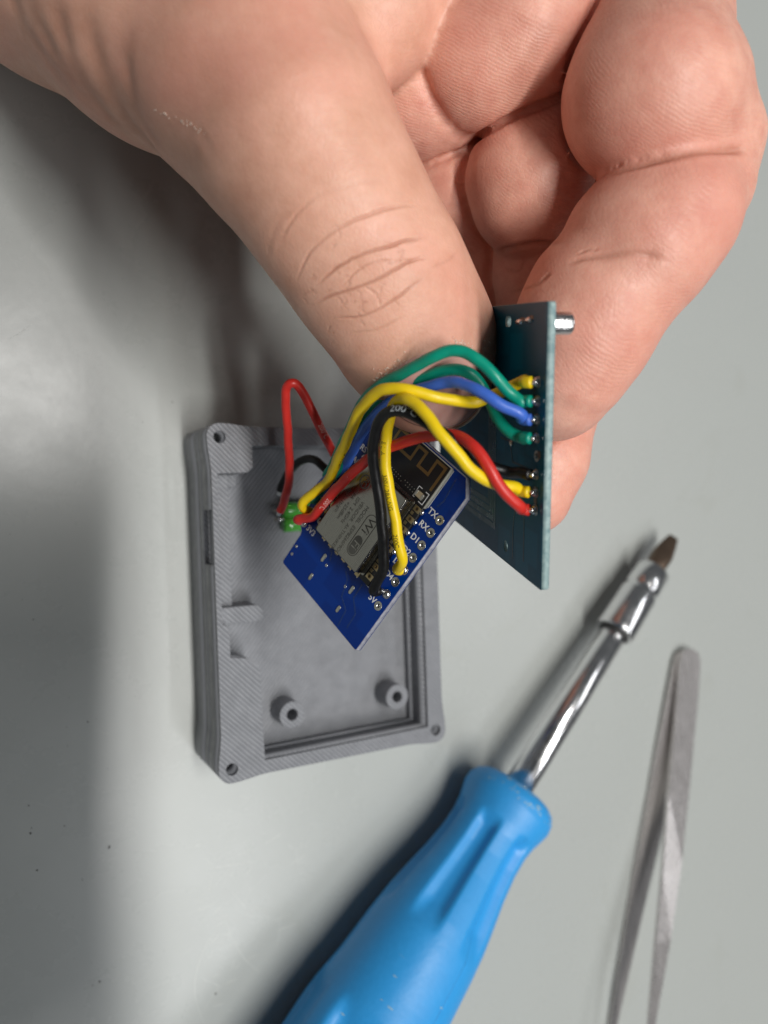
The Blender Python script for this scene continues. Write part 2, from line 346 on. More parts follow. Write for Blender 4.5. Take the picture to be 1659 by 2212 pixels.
# ------------------------------------------------------------------ the phone that takes the picture, right behind the lens; it shades the bench on the near side
PX = .001
phm = Matrix((r_, u_, b_)).transposed().to_4x4(); phm.translation = W((0, 0, -9))
phone = empty('phone', mat=phm); tag(phone, 'dark phone held flat above the bench, shading the strip of bench beside the grey case', 'phone')
obj('body', prism('body', rrect(-28, -172, 50, 26, 9, 6), [], 0, 8, 1.5, 2), simple('dark_phone_glass', (.02, .02, .022), .3), phone)

# ------------------------------------------------------------------ printed case (local x to the far side, y towards the image foot -> world -Y)
BX, BY, BH, FL = 42.035, 17.117, 19.0, 9.0
caseM = Matrix.Translation((BX * MMS, BY * MMS, 0))
case = empty('printed_case', mat=caseM)
tag(case, 'open grey 3D printed case with corner screw holes lying on the bench', 'case')
def fy(pts): return [(x, -y) for x, y in pts]
BW, BL = 53.0, 72.0
def case_outline(inset=0.0):
    """walls drawn in by about a millimetre between four rounded, slightly flared corners"""
    pts = []
    def ins(t, L):                       # how far the wall is drawn in, t along the side
        e = min(t, L - t); return .95 * (0 if e < 2.5 else min(1, ((e - 2.5) / 6.5)) ** 1.0 if e < 9 else 1)
    r = 2.6
    def sm3(x): return x * x * (3 - 2 * x)
    def insS(t, L):
        e = min(t, L - t); x = min(1, max(0, (e - 3.0) / 7.0)); return .7 * sm3(x)
    def side(n, fn, L):
        for i in range(n + 1):
            t = r + (L - 2 * r) * i / n; pts.append(fn(t, insS(t, L) + inset))
    def arc(cx, cy, a0):
        for i in range(1, 6):
            a = math.radians(a0 + 90 * i / 6); pts.append((cx + (r - inset) * math.cos(a), cy + (r - inset) * math.sin(a)))
    side(26, lambda t, d: (t, d), BW); arc(BW - r, r, -90)
    side(30, lambda t, d: (BW - d, t), BL); arc(BW - r, BL - r, 0)
    side(26, lambda t, d: (BW - t, BL - d), BW); arc(r, BL - r, 90)
    side(30, lambda t, d: (d, BL - t), BL); arc(r, r, 180)
    return pts
cav = [(9.3, 4.5), (48.4, 4.5), (48.4, 68.1)] + [(9.6, 68.6), (9.3, 50.9), (8.9, 49.3), (7.9, 48.1), (6.6, 47.4), (3.2, 46.9), (3.2, 40.7), (1.85, 40.2), (1.85, 10.0), (8.1, 9.9), (9.3, 8.9)]
holesxy = [(2.6, 2.8), (2.7, 69.2), (50.4, 69.2), (50.4, 2.8)]
rim_holes = [fy(cav)] + [circ(x, -y, 1.25, 20) for x, y in holesxy]
ft = .05
rim = obj('wall', prism('wall', fy(case_outline()), rim_holes, 18.0, BH, ft, 2), M['print'], case)
# lower wall: same ring but with the port cut into its near side, so that the slot is a real opening
def ring_segment(z0, z1, port=False):
    o = case_outline(0)
    if port:
        o2 = []
        for x, y in o:
            o2.append((x, y))
        # replace the stretch of the left side between y 17.2 and 28.3 by a recessed one
        left = [i for i, p in enumerate(o2) if p[0] < 2 and 17.2 < p[1] < 28.3]
        s, e = min(left), max(left)
        o2 = o2[:s] + [(.74, 28.3), (1.3, 28.3), (1.3, 17.2), (.74, 17.2)] + o2[e + 1:]
        o = o2
    c2 = cav
    return prism('wall', fy(o), [fy(c2)] + rim_holes[1:], z0, z1, 0)
obj('wall', ring_segment(FL, 12.0), M['print'], case)
def ported(z0, z1):                      # the same ring cut right through at the port
    o = case_outline(0); left = [i for i, p in enumerate(o) if p[0] < 2 and 17.2 < p[1] < 28.3]; s_, e_ = min(left), max(left)
    c2 = list(cav); kq = [i for i, p in enumerate(cav) if abs(p[0] - 1.85) < .01 and p[1] > 30][0]
    poly = [(.72, 17.2)] + o[e_ + 1:] + o[:s_] + [(.72, 28.3), (1.85, 28.3)] + c2[:kq + 1][::-1] + c2[kq + 1:][::-1] + [(1.85, 17.2)]
    return prism('wall', fy(poly), rim_holes[1:], z0, z1, 0)
obj('wall', ported(12.0, 18.0), M['print'], case)
obj('floor', prism('floor', fy(case_outline(0)), [circ(x, -y, 1.25, 20) for x, y in holesxy], .02, FL, 0), M['print2'], case)
obj('ledge', prism('ledge', fy([(1.87, 10.05), (5.4, 10.05), (5.4, 37.2), (1.87, 37.2)]), [], FL + .01, 14.2, .12), M['print'], case)
obj('ledge', prism('ledge', fy([(5.42, 10.02), (8.0, 10.02), (8.0, 12.6), (5.42, 12.6)]), [], FL + .01, 11.2, .12), M['print'], case)
obj('rib', prism('rib', fy([(1.9, 37.1)] + [(9.6 + 1.75 * math.sin(math.radians(a)), 38.85 - 1.75 * math.cos(math.radians(a))) for a in range(0, 181, 15)] + [(1.9, 40.5)]), [], FL + .01, 16.5, .22, 2), M['print'], case)
boss = prism('standoff', circ(0, 0, 2.85, 40), [circ(0, 0, 1.25, 20)], FL + .01, 15.0, .16, 2)
for x, y in ((17.4, 61.4), (42.9, 61.3), (42.9, 12.0)):
    b = obj('standoff', boss, M['print'], case, (x * MMS, -y * MMS, 0))
# raster beads where the infill turns round along the rim
v, f = [], []
def bead(x, y, z, r):
    b0 = len(v)
    for a in range(6): v.append((x + r * math.cos(a * math.pi / 3), y + r * math.sin(a * math.pi / 3), z - .05))
    for a in range(6): v.append((x + .6 * r * math.cos(a * math.pi / 3), y + .6 * r * math.sin(a * math.pi / 3), z + r * .45))
    v.append((x, y, z + r * .62))
    for a in range(6):
        a2 = (a + 1) % 6; f.append((b0 + a, b0 + a2, b0 + 6 + a2, b0 + 6 + a)); f.append((b0 + 6 + a, b0 + 6 + a2, b0 + 12))
yy = 12.0
while yy < 68:
    if not (16 < yy < 30): bead(1.42 + random.uniform(-.04, .04), -yy, BH, random.uniform(.10, .17))
    yy += .82
xx = 5.0
while xx < 49:
    bead(xx, -(69.6 + random.uniform(-.05, .05)), BH, random.uniform(.12, .2))
    if random.random() < .8: bead(xx + .4, -(70.75 + random.uniform(-.04, .04)), BH, random.uniform(.08, .15))
    xx += .86
for i in range(46):
    a = random.uniform(0, 6.28); q = random.choice(holesxy); bead(q[0] + 1.75 * math.cos(a), -(q[1] + 1.75 * math.sin(a) * .9), BH, random.uniform(.07, .14))
tag(obj('raster_beads', mesh('raster_beads', v, f, True, MMS), M['print'], case), kind='stuff')

# ------------------------------------------------------------------ board frames
DO = np.array([-14.41666774, 1.96561639, 141.96310788])
DR = np.array([[.58880393, .55076344, -.59158226], [.58891305, -.7936346, -.15272702], [-.55361661, -.25846425, -.79164694]])
def dl(x, y, z=0): return DO + DR @ np.array([x, y, z], float)
RT = np.array([21.23542478, -27.31552525, 101.83419501]); RW = np.array([-.19517332, -.21823415, .95618054]); RV = np.array([.02255147, .9736733, .22682976]); RN = np.array([-.98050946, .06583439, -.18511355])
def rl(s, t, h=0): return RT + RW * s + RV * t + RN * h
def frame(o, x, y, z):
    m = Matrix((WD(x).normalized(), WD(y).normalized(), WD(z).normalized())).transposed().to_4x4(); m.translation = W(o); return m

# ------------------------------------------------------------------ hand (distance field -> one continuous skin)
VOX = .72
lo = np.array([-128., -150., 92.]); hi = np.array([64., 12., 178.])
ng = np.ceil((hi - lo) / VOX).astype(int) + 1
gx, gy, gz = [lo[i] + VOX * np.arange(ng[i], dtype=np.float32) for i in range(3)]
BIG = 9.0
def P_(u, v, d, rp): return C(u, v, d), rp * d / F
def cone_sub(field, a, ra, b, rb, kk, flat=None):
    mn = np.minimum(a - ra, b - rb) - BIG; mx = np.maximum(a + ra, b + rb) + BIG
    i0 = np.maximum(((mn - lo) / VOX).astype(int), 0); i1 = np.minimum(((mx - lo) / VOX).astype(int) + 2, ng)
    if np.any(i1 <= i0): return
    s = tuple(slice(i0[i], i1[i]) for i in range(3))
    X = gx[s[0]][:, None, None]; Y = gy[s[1]][None, :, None]; Z = gz[s[2]][None, None, :]
    ab = b - a; L2 = float(ab @ ab) + 1e-9
    t = np.clip(((X - a[0]) * ab[0] + (Y - a[1]) * ab[1] + (Z - a[2]) * ab[2]) / L2, 0, 1)
    dx = X - a[0] - t * ab[0]; dy = Y - a[1] - t * ab[1]; dz = Z - a[2] - t * ab[2]
    te = t * t * (3 - 2 * t) * .5 + t * .5
    d = np.sqrt(dx * dx + dy * dy + dz * dz) - (ra + te * (rb - ra))
    cur = field[s]
    h = np.clip(.5 + .5 * (cur - d) / kk, 0, 1)
    field[s] = cur * (1 - h) + d * h - kk * h * (1 - h)
def chain(pts, kk):
    fl = np.full(ng, BIG, np.float32)
    q = [P_(*p) for p in pts]
    for (a, ra), (b, rb) in zip(q[:-1], q[1:]): cone_sub(fl, a, ra, b, rb, kk)
    return fl
def join(a, b, kk):
    h = np.clip(.5 + .5 * (b - a) / kk, 0, 1); return b * (1 - h) + a * h - kk * h * (1 - h)
def fold_join(a, b, kk, r):              # two pads of flesh pressed together: a narrow furrow stays along the line of contact
    return np.maximum(join(a, b, kk), r - np.sqrt(a * a + b * b))
# each entry: sheet position, distance from the lens (mm), half width on the sheet
thumb = chain([(-560, -640, 168, 330), (150, -165, 132, 318), (372, 10, 124, 290), (545, 172, 117, 246), (628, 290, 115, 222), (716, 432, 116, 196), (778, 535, 118, 182), (826, 606, 120, 178), (872, 680, 123, 165), (905, 742, 126, 160), (926, 800, 129, 140)], 3.0)
palm = chain([(372, -20, 138, 270), (800, -150, 146, 250), (1290, -190, 138, 250)], 6)
palm = join(palm, chain([(700, 20, 126, 210), (905, -75, 124, 140), (815, 45, 122, 118), (748, 120, 121, 110)], 4), 5)      # web of the thumb
index = chain([(1405, -150, 140, 112), (1412, -60, 132, 122), (1418, 60, 124, 150), (1406, 212, 117, 190)], 2.5)
index = join(index, chain([(1480, 215, 120, 140), (1523, 300, 122.5, 109), (1500, 390, 122, 122)], 4), 3)
index2 = chain([(1505, 400, 121.5, 118), (1440, 462, 119.2, 148), (1378, 535, 119, 154), (1335, 598, 120, 146)], 2.5)
index3 = chain([(1345, 585, 120, 138), (1290, 650, 121, 146), (1250, 730, 122, 140), (1205, 810, 124, 125), (1192, 838, 125, 112)], 3)
padB = chain([(1320, -110, 130, 160), (1112, 76, 127, 158), (1035, 128, 128.5, 152)], 3)
padC = chain([(985, 168, 135, 150), (900, 195, 136, 148), (820, 220, 138, 140)], 3)
mid1 = chain([(1230, 150, 142, 130), (1175, 290, 137, 126), (1142, 392, 134.5, 130), (1146, 440, 135, 118)], 3)
mid2 = chain([(1150, 500, 142, 92), (1165, 600, 143, 96), (1185, 720, 142, 104), (1180, 880, 140, 104), (1168, 985, 138, 96), (1150, 1070, 137, 84)], 3)
ring = chain([(900, 300, 150, 120), (985, 420, 146, 120), (1025, 520, 151, 110), (1060, 640, 153, 100), (1080, 730, 154, 96)], 3)
pinky = chain([(860, 330, 164, 130), (930, 500, 163, 115), (985, 640, 163, 100)], 3)
body = join(thumb, palm, 3.2)
idx = join(index, index2, .5); idx = join(idx, index3, 1.1); mid = join(mid1, mid2, 1.0); pads = fold_join(padB, padC, .6, .6)
fing = fold_join(idx, mid, .3, .9); fing = fold_join(fing, pads, .3, .9); fing = fold_join(fing, join(ring, pinky, .6), .3, .8)
backp = chain([(1290, -190, 140, 240), (1100, 60, 158, 190), (960, 200, 164, 170)], 5); backp = join(backp, chain([(1240, 250, 150, 110), (1290, 420, 147, 110), (1260, 560, 148, 100)], 3), 2)
fing = join(fing, backp, .5)
hand_f = join(body, fing, .6)
palmness_f = np.clip(.5 + (body - fing) / 4.0, 0, 1).astype(np.float32)
def surface_nets(fld):
    neg = fld < 0; nx, ny, nz = fld.shape
    cnt = np.zeros((nx - 1, ny - 1, nz - 1), np.int8); offs = [(i, j, k) for i in (0, 1) for j in (0, 1) for k in (0, 1)]
    for i, j, k in offs: cnt += neg[i:nx - 1 + i, j:ny - 1 + j, k:nz - 1 + k]
    act = (cnt > 0) & (cnt < 8); idx = -np.ones(act.shape, np.int32); cells = np.argwhere(act); idx[act] = np.arange(len(cells))
    val = {o: fld[cells[:, 0] + o[0], cells[:, 1] + o[1], cells[:, 2] + o[2]] for o in offs}
    acc = np.zeros((len(cells), 3)); num = np.zeros(len(cells))
    for o in offs:
        for ax in range(3):
            if o[ax]: continue
            p = list(o); p[ax] = 1; p = tuple(p); a, b = val[o], val[p]; c = (a < 0) != (b < 0); t = np.where(c, a / np.where(c, a - b, 1), 0)
            pt = np.tile(np.array(o, float), (len(cells), 1)); pt[:, ax] += t; acc[c] += pt[c]; num[c] += 1
    vert = lo + VOX * (cells + acc / num[:, None]); quads = []
    for ax in range(3):
        o1, o2 = [(1, 2), (2, 0), (0, 1)][ax]
        a = [slice(None)] * 3; b = [slice(None)] * 3; a[ax] = slice(0, -1); b[ax] = slice(1, None)
        ch = neg[tuple(a)] != neg[tuple(b)]; e = np.argwhere(ch)
        e = e[(e[:, o1] > 0) & (e[:, o2] > 0) & (e[:, o1] < fld.shape[o1] - 1) & (e[:, o2] < fld.shape[o2] - 1)]
        q = []
        for d1, d2 in ((-1, -1), (0, -1), (0, 0), (-1, 0)):
            cc = e.copy(); cc[:, o1] += d1; cc[:, o2] += d2; q.append(idx[cc[:, 0], cc[:, 1], cc[:, 2]])
        q = np.stack(q, 1); inside = neg[e[:, 0], e[:, 1], e[:, 2]]; q[~inside] = q[~inside][:, ::-1]; quads.append(q)
    return vert, np.concatenate(quads)
hv, hq = surface_nets(hand_f)
ii = np.clip(((hv - lo) / VOX).astype(int), 0, ng - 1); hp = palmness_f[ii[:, 0], ii[:, 1], ii[:, 2]]
del thumb, palm, index, index2, index3, padB, padC, mid1, mid2, ring, pinky, body, idx, mid, pads, fing, backp, palmness_f, hand_f
def np_mesh(name, v, q):
    me = bpy.data.meshes.new(name); me.vertices.add(len(v)); me.vertices.foreach_set('co', np.asarray(v, np.float32).ravel())
    me.loops.add(q.size); me.loops.foreach_set('vertex_index', q.ravel().astype(np.int32)); me.polygons.add(len(q))
    me.polygons.foreach_set('loop_start', np.arange(0, q.size, 4, dtype=np.int32)); me.polygons.foreach_set('loop_total', np.full(len(q), 4, np.int32)); me.update(calc_edges=True); me.validate(); return me
me0 = np_mesh('hand', hv, hq); at0 = me0.attributes.new('palm', 'FLOAT', 'POINT'); at0.data.foreach_set('value', hp.astype(np.float32))
tmp = bpy.data.objects.new('tmp', me0); COL.objects.link(tmp)
sm1 = tmp.modifiers.new('s', 'SMOOTH'); sm1.factor = .5; sm1.iterations = 2
sb = tmp.modifiers.new('d', 'SUBSURF'); sb.levels = 1; sb.render_levels = 1
dg = bpy.context.evaluated_depsgraph_get(); hm = bpy.data.meshes.new_from_object(tmp.evaluated_get(dg), preserve_all_data_layers=True, depsgraph=dg)
bpy.data.objects.remove(tmp); hm.name = 'hand'
N_ = len(hm.vertices); hv = np.empty(N_ * 3, np.float32); hm.vertices.foreach_get('co', hv); hv = hv.reshape(-1, 3).astype(float)
nl = np.empty(N_ * 3, np.float32); hm.vertex_normals.foreach_get('vector', nl); nl = nl.reshape(-1, 3).astype(float)
hq = np.empty(len(hm.loops), np.int32); hm.loops.foreach_get('vertex_index', hq); hq = hq.reshape(-1, 4)
# coarse tree for finding the skin under a point of the sheet
bvh = BVHTree.FromPolygons(hv.tolist(), hq.tolist(), epsilon=0)
def skin_at(u, v):
    d = Vector(((u - CX) / F, (v - CY) / F, 1)).normalized(); h = bvh.ray_cast(Vector((0, 0, 0)), d)
    return (np.array(h[0]), np.array(h[1])) if h[0] is not None else None
bm = bmesh.new(); bm.from_mesh(hm)            # finer skin over the thumb joint and the finger folds
fc = hv[hq].mean(1); fu, fv = fc[:, 0] / fc[:, 2] * F + CX, fc[:, 1] / fc[:, 2] * F + CY
fn = nl[hq[:, 0]]; front = (fn * fc).sum(1) < 0
pick = np.zeros(len(hq), bool)
for a0, b0, a1, b1, z1 in ((620, 430, 940, 730, 125), (1215, 535, 1460, 600, 125), (1270, 310, 1600, 400, 125), (1060, 515, 1230, 560, 150)): pick |= (fu > a0) & (fu < a1) & (fv > b0) & (fv < b1) & (fc[:, 2] < z1) & front
bm.faces.ensure_lookup_table(); es = set()
for i in np.nonzero(pick)[0]: es.update(bm.faces[int(i)].edges)
bmesh.ops.subdivide_edges(bm, edges=list(es), cuts=2, use_grid_fill=True, smooth=0)
bm.to_mesh(hm); bm.free(); hm.update()
N_ = len(hm.vertices); hv = np.empty(N_ * 3, np.float32); hm.vertices.foreach_get('co', hv); hv = hv.reshape(-1, 3).astype(float)
nl = np.empty(N_ * 3, np.float32); hm.vertex_normals.foreach_get('vector', nl); nl = nl.reshape(-1, 3).astype(float)
disp = np.zeros(N_); crease_shade = np.zeros(N_)
fold = lambda *p: [(x * .5208, y * .5208) for x, y in p]              # crease lines as surveyed on the enlarged sheet
fold2 = lambda *p: [(795 + x * .5208, y * .5208) for x, y in p]
creases = [  # (points, half width mm, depth mm, strength of the shade painted into the colour)
    (fold((1290, 1265), (1400, 1215), (1500, 1180), (1600, 1140), (1690, 1095), (1760, 1060)), .30, .34, 1.), (fold((1310, 1185), (1400, 1110), (1500, 1060), (1600, 1030), (1690, 1000), (1770, 985)), .30, .32, 1.),
    (fold((1230, 1160), (1290, 1050), (1400, 950), (1500, 900), (1640, 860), (1740, 850)), .32, .2, .5), (fold((1380, 1320), (1500, 1310), (1600, 1270), (1700, 1200), (1760, 1150)), .28, .24, .8),
    (fold((1400, 1215), (1480, 1130), (1560, 1090), (1640, 1080)), .22, .14, .5), 
    (fold((1500, 1180), (1560, 1230), (1580, 1270)), .2, .1, .3), (fold((1640, 1080), (1700, 1080), (1780, 1075)), .22, .14, .5), (fold((1790, 1110), (1850, 1080), (1900, 1040)), .22, .14, .5),
    (fold((1150, 1040), (1200, 930), (1300, 830), (1450, 770), (1600, 745)), .35, .12, .2), (fold((1440, 1380), (1560, 1370), (1680, 1310)), .3, .1, .3), (fold((1110, 1060), (1120, 1000), (1150, 930), (1200, 870)), .4, .1, .2),
    (fold((30, -60), (90, 90), (180, 230), (350, 450)), 1.5, .8, .45), (fold((100, -60), (180, 140), (270, 290), (420, 510)), 1.6, .95, .5), (fold((235, -60), (255, 130), (300, 260), (410, 440), (560, 610)), 1.5, 1.1, .6),
    (fold((365, -60), (375, 130), (405, 260), (480, 420), (620, 600), (700, 680)), 1.6, 1.15, .6), (fold((545, 110), (530, 220), (535, 340), (590, 500), (690, 640)), 1.2, .75, .5), (fold((700, 690), (800, 640), (870, 560)), 1.5, .3, .2),
    (fold2((815, 1092), (880, 1072), (950, 1060), (1050, 1052), (1130, 1052), (1250, 1085)), .46, .3, .7), (fold2((540, 1050), (600, 1025), (690, 1010), (820, 1005)), .6, .5, .9), (fold2((560, 1110), (620, 1125), (650, 1080)), .3, .2, .5), (fold2((590, 1215), (700, 1175), (760, 1130)), .35, .35, .8),
    (fold2((960, 742), (1050, 708), (1130, 687), (1200, 669), (1350, 636), (1450, 626), (1530, 622), (1580, 618)), .55, .62, 1.), (fold2((815, 1090), (950, 1058), (1100, 1050), (1230, 1075)), 1.3, .7, .2),
    (fold2((0, 880), (60, 862), (130, 850)), .3, .1, .3), (fold2((850, 1060), (900, 1040), (960, 1030)), .3, .2, .6), (fold2((560, 60), (700, 120), (860, 160)), .9, .15, .2)]
for i in range(34):                                                        # fine criss-cross lines over the thumb joint
    c0 = np.array([rng.uniform(660, 915), 0]); c0[1] = 606 - (c0[0] - 790) * .42 + rng.normal() * 50; a = rng.choice([-.45, -.5, -.3, .6, 1.0, -1.2, 1.2]) + rng.normal() * .15; L = rng.uniform(12, 46); d = np.array([math.cos(a), math.sin(a)]); b = np.array([-d[1], d[0]]) * rng.normal() * 4
    creases.append(([tuple(c0 - d * L / 2), tuple(c0 + b), tuple(c0 + d * L / 2)], .17, .06, .4))
creases = [(p, w * (.66 if .2 < w < .4 else 1.0 if w < 1 else 1.2), d * (.9 if w < 1 else .42), c) for p, w, d, c in creases]
for pts, wd_, dp, cc in creases:
    q = catmull([(*p, 0) for p in pts], 6); wob = np.cumsum(rng.normal(size=(len(q), 3)), axis=0); wob -= np.linspace(wob[0], wob[-1], len(q)); q = q + wob * (.8 if wd_ < .35 else .12); hits = [skin_at(p[0], p[1]) for p in q]; hits = [h[0] for h in hits if h]
    if len(hits) < 2: continue
    hits = np.array(hits); near = np.all((hv > hits.min(0) - 4 * wd_) & (hv < hits.max(0) + 4 * wd_), axis=1); ids = np.nonzero(near)[0]; pv = hv[ids]
    best = np.full(len(ids), 99.); tb = np.zeros(len(ids))
    nseg = len(hits) - 1
    for a, b, s in zip(hits[:-1], hits[1:], range(nseg)):
        ab = b - a
        if ab @ ab > 36: continue
        t = np.clip((pv - a) @ ab / (ab @ ab + 1e-9), 0, 1); d = np.linalg.norm(pv - a - t[:, None] * ab, axis=1); m = d < best; best[m] = d[m]; tb[m] = (s + t[m]) / nseg
    ta = np.clip(np.minimum(tb, 1 - tb) / .16, .12, 1)
    g = np.exp(-(best / wd_) ** 2) * ta
    ga = .65 + .35 * np.sin(tb * rng.uniform(6, 14) + rng.uniform(0, 6)); g = g * ga
    disp[ids] -= dp * g - (.12 if .19 < wd_ < .9 else .0) * dp * np.exp(-((best - 2.0 * wd_) / (1.0 * wd_)) ** 2) * ta
    crease_shade[ids] = np.maximum(crease_shade[ids], np.exp(-(best / (1.2 * wd_)) ** 2) * cc * ta)
hv += nl * np.clip(disp, -1.6, .6)[:, None]
hw = (hv @ BAS.T + [0, 0, HC]) * MMS
hm.vertices.foreach_set('co', hw.astype(np.float32).ravel()); at1 = hm.attributes.new('crease', 'FLOAT', 'POINT'); at1.data.foreach_set('value', crease_shade.astype(np.float32)); hm.update(); smooth(hm)
handroot = empty('hand', W(C(-100, -300, 150)))
tag(handroot, 'bare hand reaching in, pinching the dark teal board between thumb and index finger', 'hand')
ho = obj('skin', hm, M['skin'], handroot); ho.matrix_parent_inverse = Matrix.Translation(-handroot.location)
def on_hand(name, pts_u, off, m, sm=True): pass
# thumbnail: a thin curved plate lying on the end of the thumb
nail_o = [(822, 838), (842, 806), (872, 782), (910, 764), (955, 752), (998, 754), (1024, 772), (1040, 806), (1046, 842), (1038, 872), (1018, 899), (985, 919), (940, 925), (895, 918), (855, 895), (830, 866)]
no = catmull([(*p, 0) for p in nail_o + nail_o[:1]], 4)[:-1, :2]; ncen = np.array([935, 838.])
rings = [1.0, .975, .93, .8, .6, .4, .2]; offs = [-.25, .16, .30, .36, .40, .42, .43]
v, f = [], []; ln = len(no); last = None
for t, of in zip(rings, offs):
    for p in no:
        q = ncen + (p - ncen) * t; h = skin_at(*q); h = h if h else last; last = h
        v.append(h[0] + h[1] * of)
h = skin_at(*ncen); v.append(h[0] + h[1] * .44)
for j in range(len(rings) - 1):
    for i in range(ln): i2 = (i + 1) % ln; f.append((j * ln + i, (j + 1) * ln + i, (j + 1) * ln + i2, j * ln + i2))
for i in range(ln): f.append(((len(rings) - 1) * ln + i, len(v) - 1, (len(rings) - 1) * ln + (i + 1) % ln))
wv_ = [tuple(W(p)) for p in v]
nail = obj('thumbnail', mesh('thumbnail', wv_, f, True), M['nail'], handroot); nail.matrix_parent_inverse = Matrix.Translation(-handroot.location); nail['label'] = 'pinkish thumbnail with pale rim at the end of the thumb'
# pale free edge of the nail and flakes of dry skin along the cuticle
def strip(pts, r, name, m):
    q = catmull([(*p, 0) for p in pts], 6); c = np.array([(lambda h: h[0] + h[1] * (.22))(skin_at(p[0], p[1])) for p in q if skin_at(p[0], p[1])])
    rr = r * (.35 + .65 * np.sin(np.linspace(.1, math.pi - .1, len(c)))); vv, ff = tube_mesh(name, c, rr, 8)
    o = obj(name, mesh(name, [tuple(W(p)) for p in vv], ff, True), m, handroot); o.matrix_parent_inverse = Matrix.Translation(-handroot.location); return o
strip([(1047, 852), (1038, 875), (1018, 901), (988, 921), (950, 929)], .22, 'nail_edge', M['nailedge'])
v, f = [], []
def flake(u, w, s):
    h = skin_at(u, w)
    if not h: return
    a = rng.normal(size=3); a -= h[1] * (a @ h[1]); a /= np.linalg.norm(a); b = np.cross(h[1], a); c0 = h[0] + h[1] * .1; i0 = len(v)
    L, w_ = s * rng.uniform(.5, 1.4), s * rng.uniform(.15, .4); lift = h[1] * s * rng.uniform(.1, .5)
    for q in (c0 - a * L * .5 - b * w_ * .5, c0 + a * L * .5 - b * w_ * .3 + lift, c0 + a * L * .45 + b * w_ * .4 + lift, c0 - a * L * .4 + b * w_ * .5): v.append(q)
    for q in v[i0:i0 + 4]: v.append(q - h[1] * .06)
    f.extend([(i0, i0 + 1, i0 + 2, i0 + 3), (i0 + 7, i0 + 6, i0 + 5, i0 + 4)] + [(i0 + a_, i0 + 4 + a_, i0 + 4 + (a_ + 1) % 4, i0 + (a_ + 1) % 4) for a_ in range(4)])
for pts, cnt, spread in (([(806, 822), (835, 800), (870, 778)], 40, 6), ([(965, 742), (995, 740), (1020, 758)], 40, 5), ([(338, 236), (372, 253), (405, 268), (440, 286)], 26, 3), ([(1040, 735), (1045, 745)], 5, 6)):
    q = catmull([(*p, 0) for p in pts], 10)
    for i in range(cnt): p = q[rng.integers(len(q))] + rng.normal(size=3) * spread; flake(p[0], p[1], .30)
fo = obj('dry_skin_flakes', mesh('dry_skin_flakes', [tuple(W(p)) for p in v], f), M['flake'], handroot); fo.matrix_parent_inverse = Matrix.Translation(-handroot.location); tag(fo, kind='stuff')

# ------------------------------------------------------------------ blue board with radio module (local x across, y towards the antenna, z up)
DB = frame(DO, DR[:, 0], DR[:, 1], DR[:, 2]); d1 = empty('circuit_board', mat=DB)
tag(d1, 'blue wifi circuit board with metal shield can hanging from the coloured wires', 'circuit board')
out = [(24.25, -8.5), (24.4, -8.3), (24.4, 23.3), (22.3, 25.75), (.9, 25.75), (-1.35, 23.4), (-1.35, -.35), (.45, -1.45), (.75, -2.1), (.75, -8.2), (1.05, -8.5)]
pins = [(0, 2.54 * i) for i in range(8)] + [(22.86, 2.54 * i) for i in range(8)]
ph = [circ(x, y, .5, 14) for x, y in pins]
slots = [(8.12, -1.62, .34, .82), (8.11, -5.9, .32, .68), (16.79, -1.68, .34, .82), (16.79, -5.91, .32, .68)]
obj('laminate', prism('laminate', [(x * .9985 + .015, y * .9985) for x, y in out], ph, -1.15, -.06, 0), M['fr4'], d1)
obj('solder_mask', prism('solder_mask', [(x - .12 * (1 if x > 12 else -1), y - .12 * (1 if y > 8 else -1)) for x, y in out], ph, -.06, 0.0, 0), M['blue'], d1)
obj('solder_mask', prism('solder_mask', out, ph, -1.22, -1.15, 0), M['blue'], d1)
padm = prism('pin_pad', circ(0, 0, .80, 22), [circ(0, 0, .47, 16)], -.02, .05, .02)
tubm = lathe('pin_barrel', [(-1.15, .50), (.03, .50), (.06, .47), (.06, .40), (-1.15, .40)], 16, cap=False)
for x, y in pins:
    p = obj('pin_pad', padm, M['tin'], d1, (x * MMS, y * MMS, 0)); obj('barrel', tubm, M['solder'], p)
for x, y, hx, hy in slots: obj('shell_tab', prism('shell_tab', slot(x, y, hx, hy), [], -.1, .12, .08, 2), M['tin'], d1)
for x, y in ((1.55, -4.2), (1.66, -5.86), (9.5, -2.2), (15.3, -2.16)): obj('via', lathe('via', [(-.05, .30), (.04, .28), (.055, .2), (.01, .1)], 14), M['solder'] if x > 5 else M['tin'], d1, (x * MMS, y * MMS, 0))
def trace(pts, w, z, name, m, par, h=.025):
    for a, b in zip(pts[:-1], pts[1:]):
        a = np.array(a, float); b = np.array(b, float); d = (b - a) / np.linalg.norm(b - a); q = np.array([-d[1], d[0]]) * w / 2; a = a - d * w / 2; b = b + d * w / 2
        obj(name, prism(name, [tuple(a - q), tuple(b - q), tuple(b + q), tuple(a + q)], [], z, z + h, 0), m, par)
M['trace'] = simple('raised_blue_trace', (.0, .030, .175), .25)
def ribbon(pts, w, z0, z1, name, m, par):
    p = [np.array(q, float) for q in pts]; L, R_ = [], []
    for i in range(len(p)):
        d0 = p[i] - p[i - 1] if i else p[1] - p[0]; d1_ = p[i + 1] - p[i] if i < len(p) - 1 else d0; d0 = d0 / np.linalg.norm(d0); d1_ = d1_ / np.linalg.norm(d1_)
        n0 = np.array([-d0[1], d0[0]]); n1 = np.array([-d1_[1], d1_[0]]); m_ = (n0 + n1) / np.linalg.norm(n0 + n1); kk = w / 2 / max(.35, m_ @ n0); L.append(tuple(p[i] + m_ * kk)); R_.append(tuple(p[i] - m_ * kk))
    return obj(name, prism(name, R_ + L[::-1], [], z0, z1, 0), m, par)
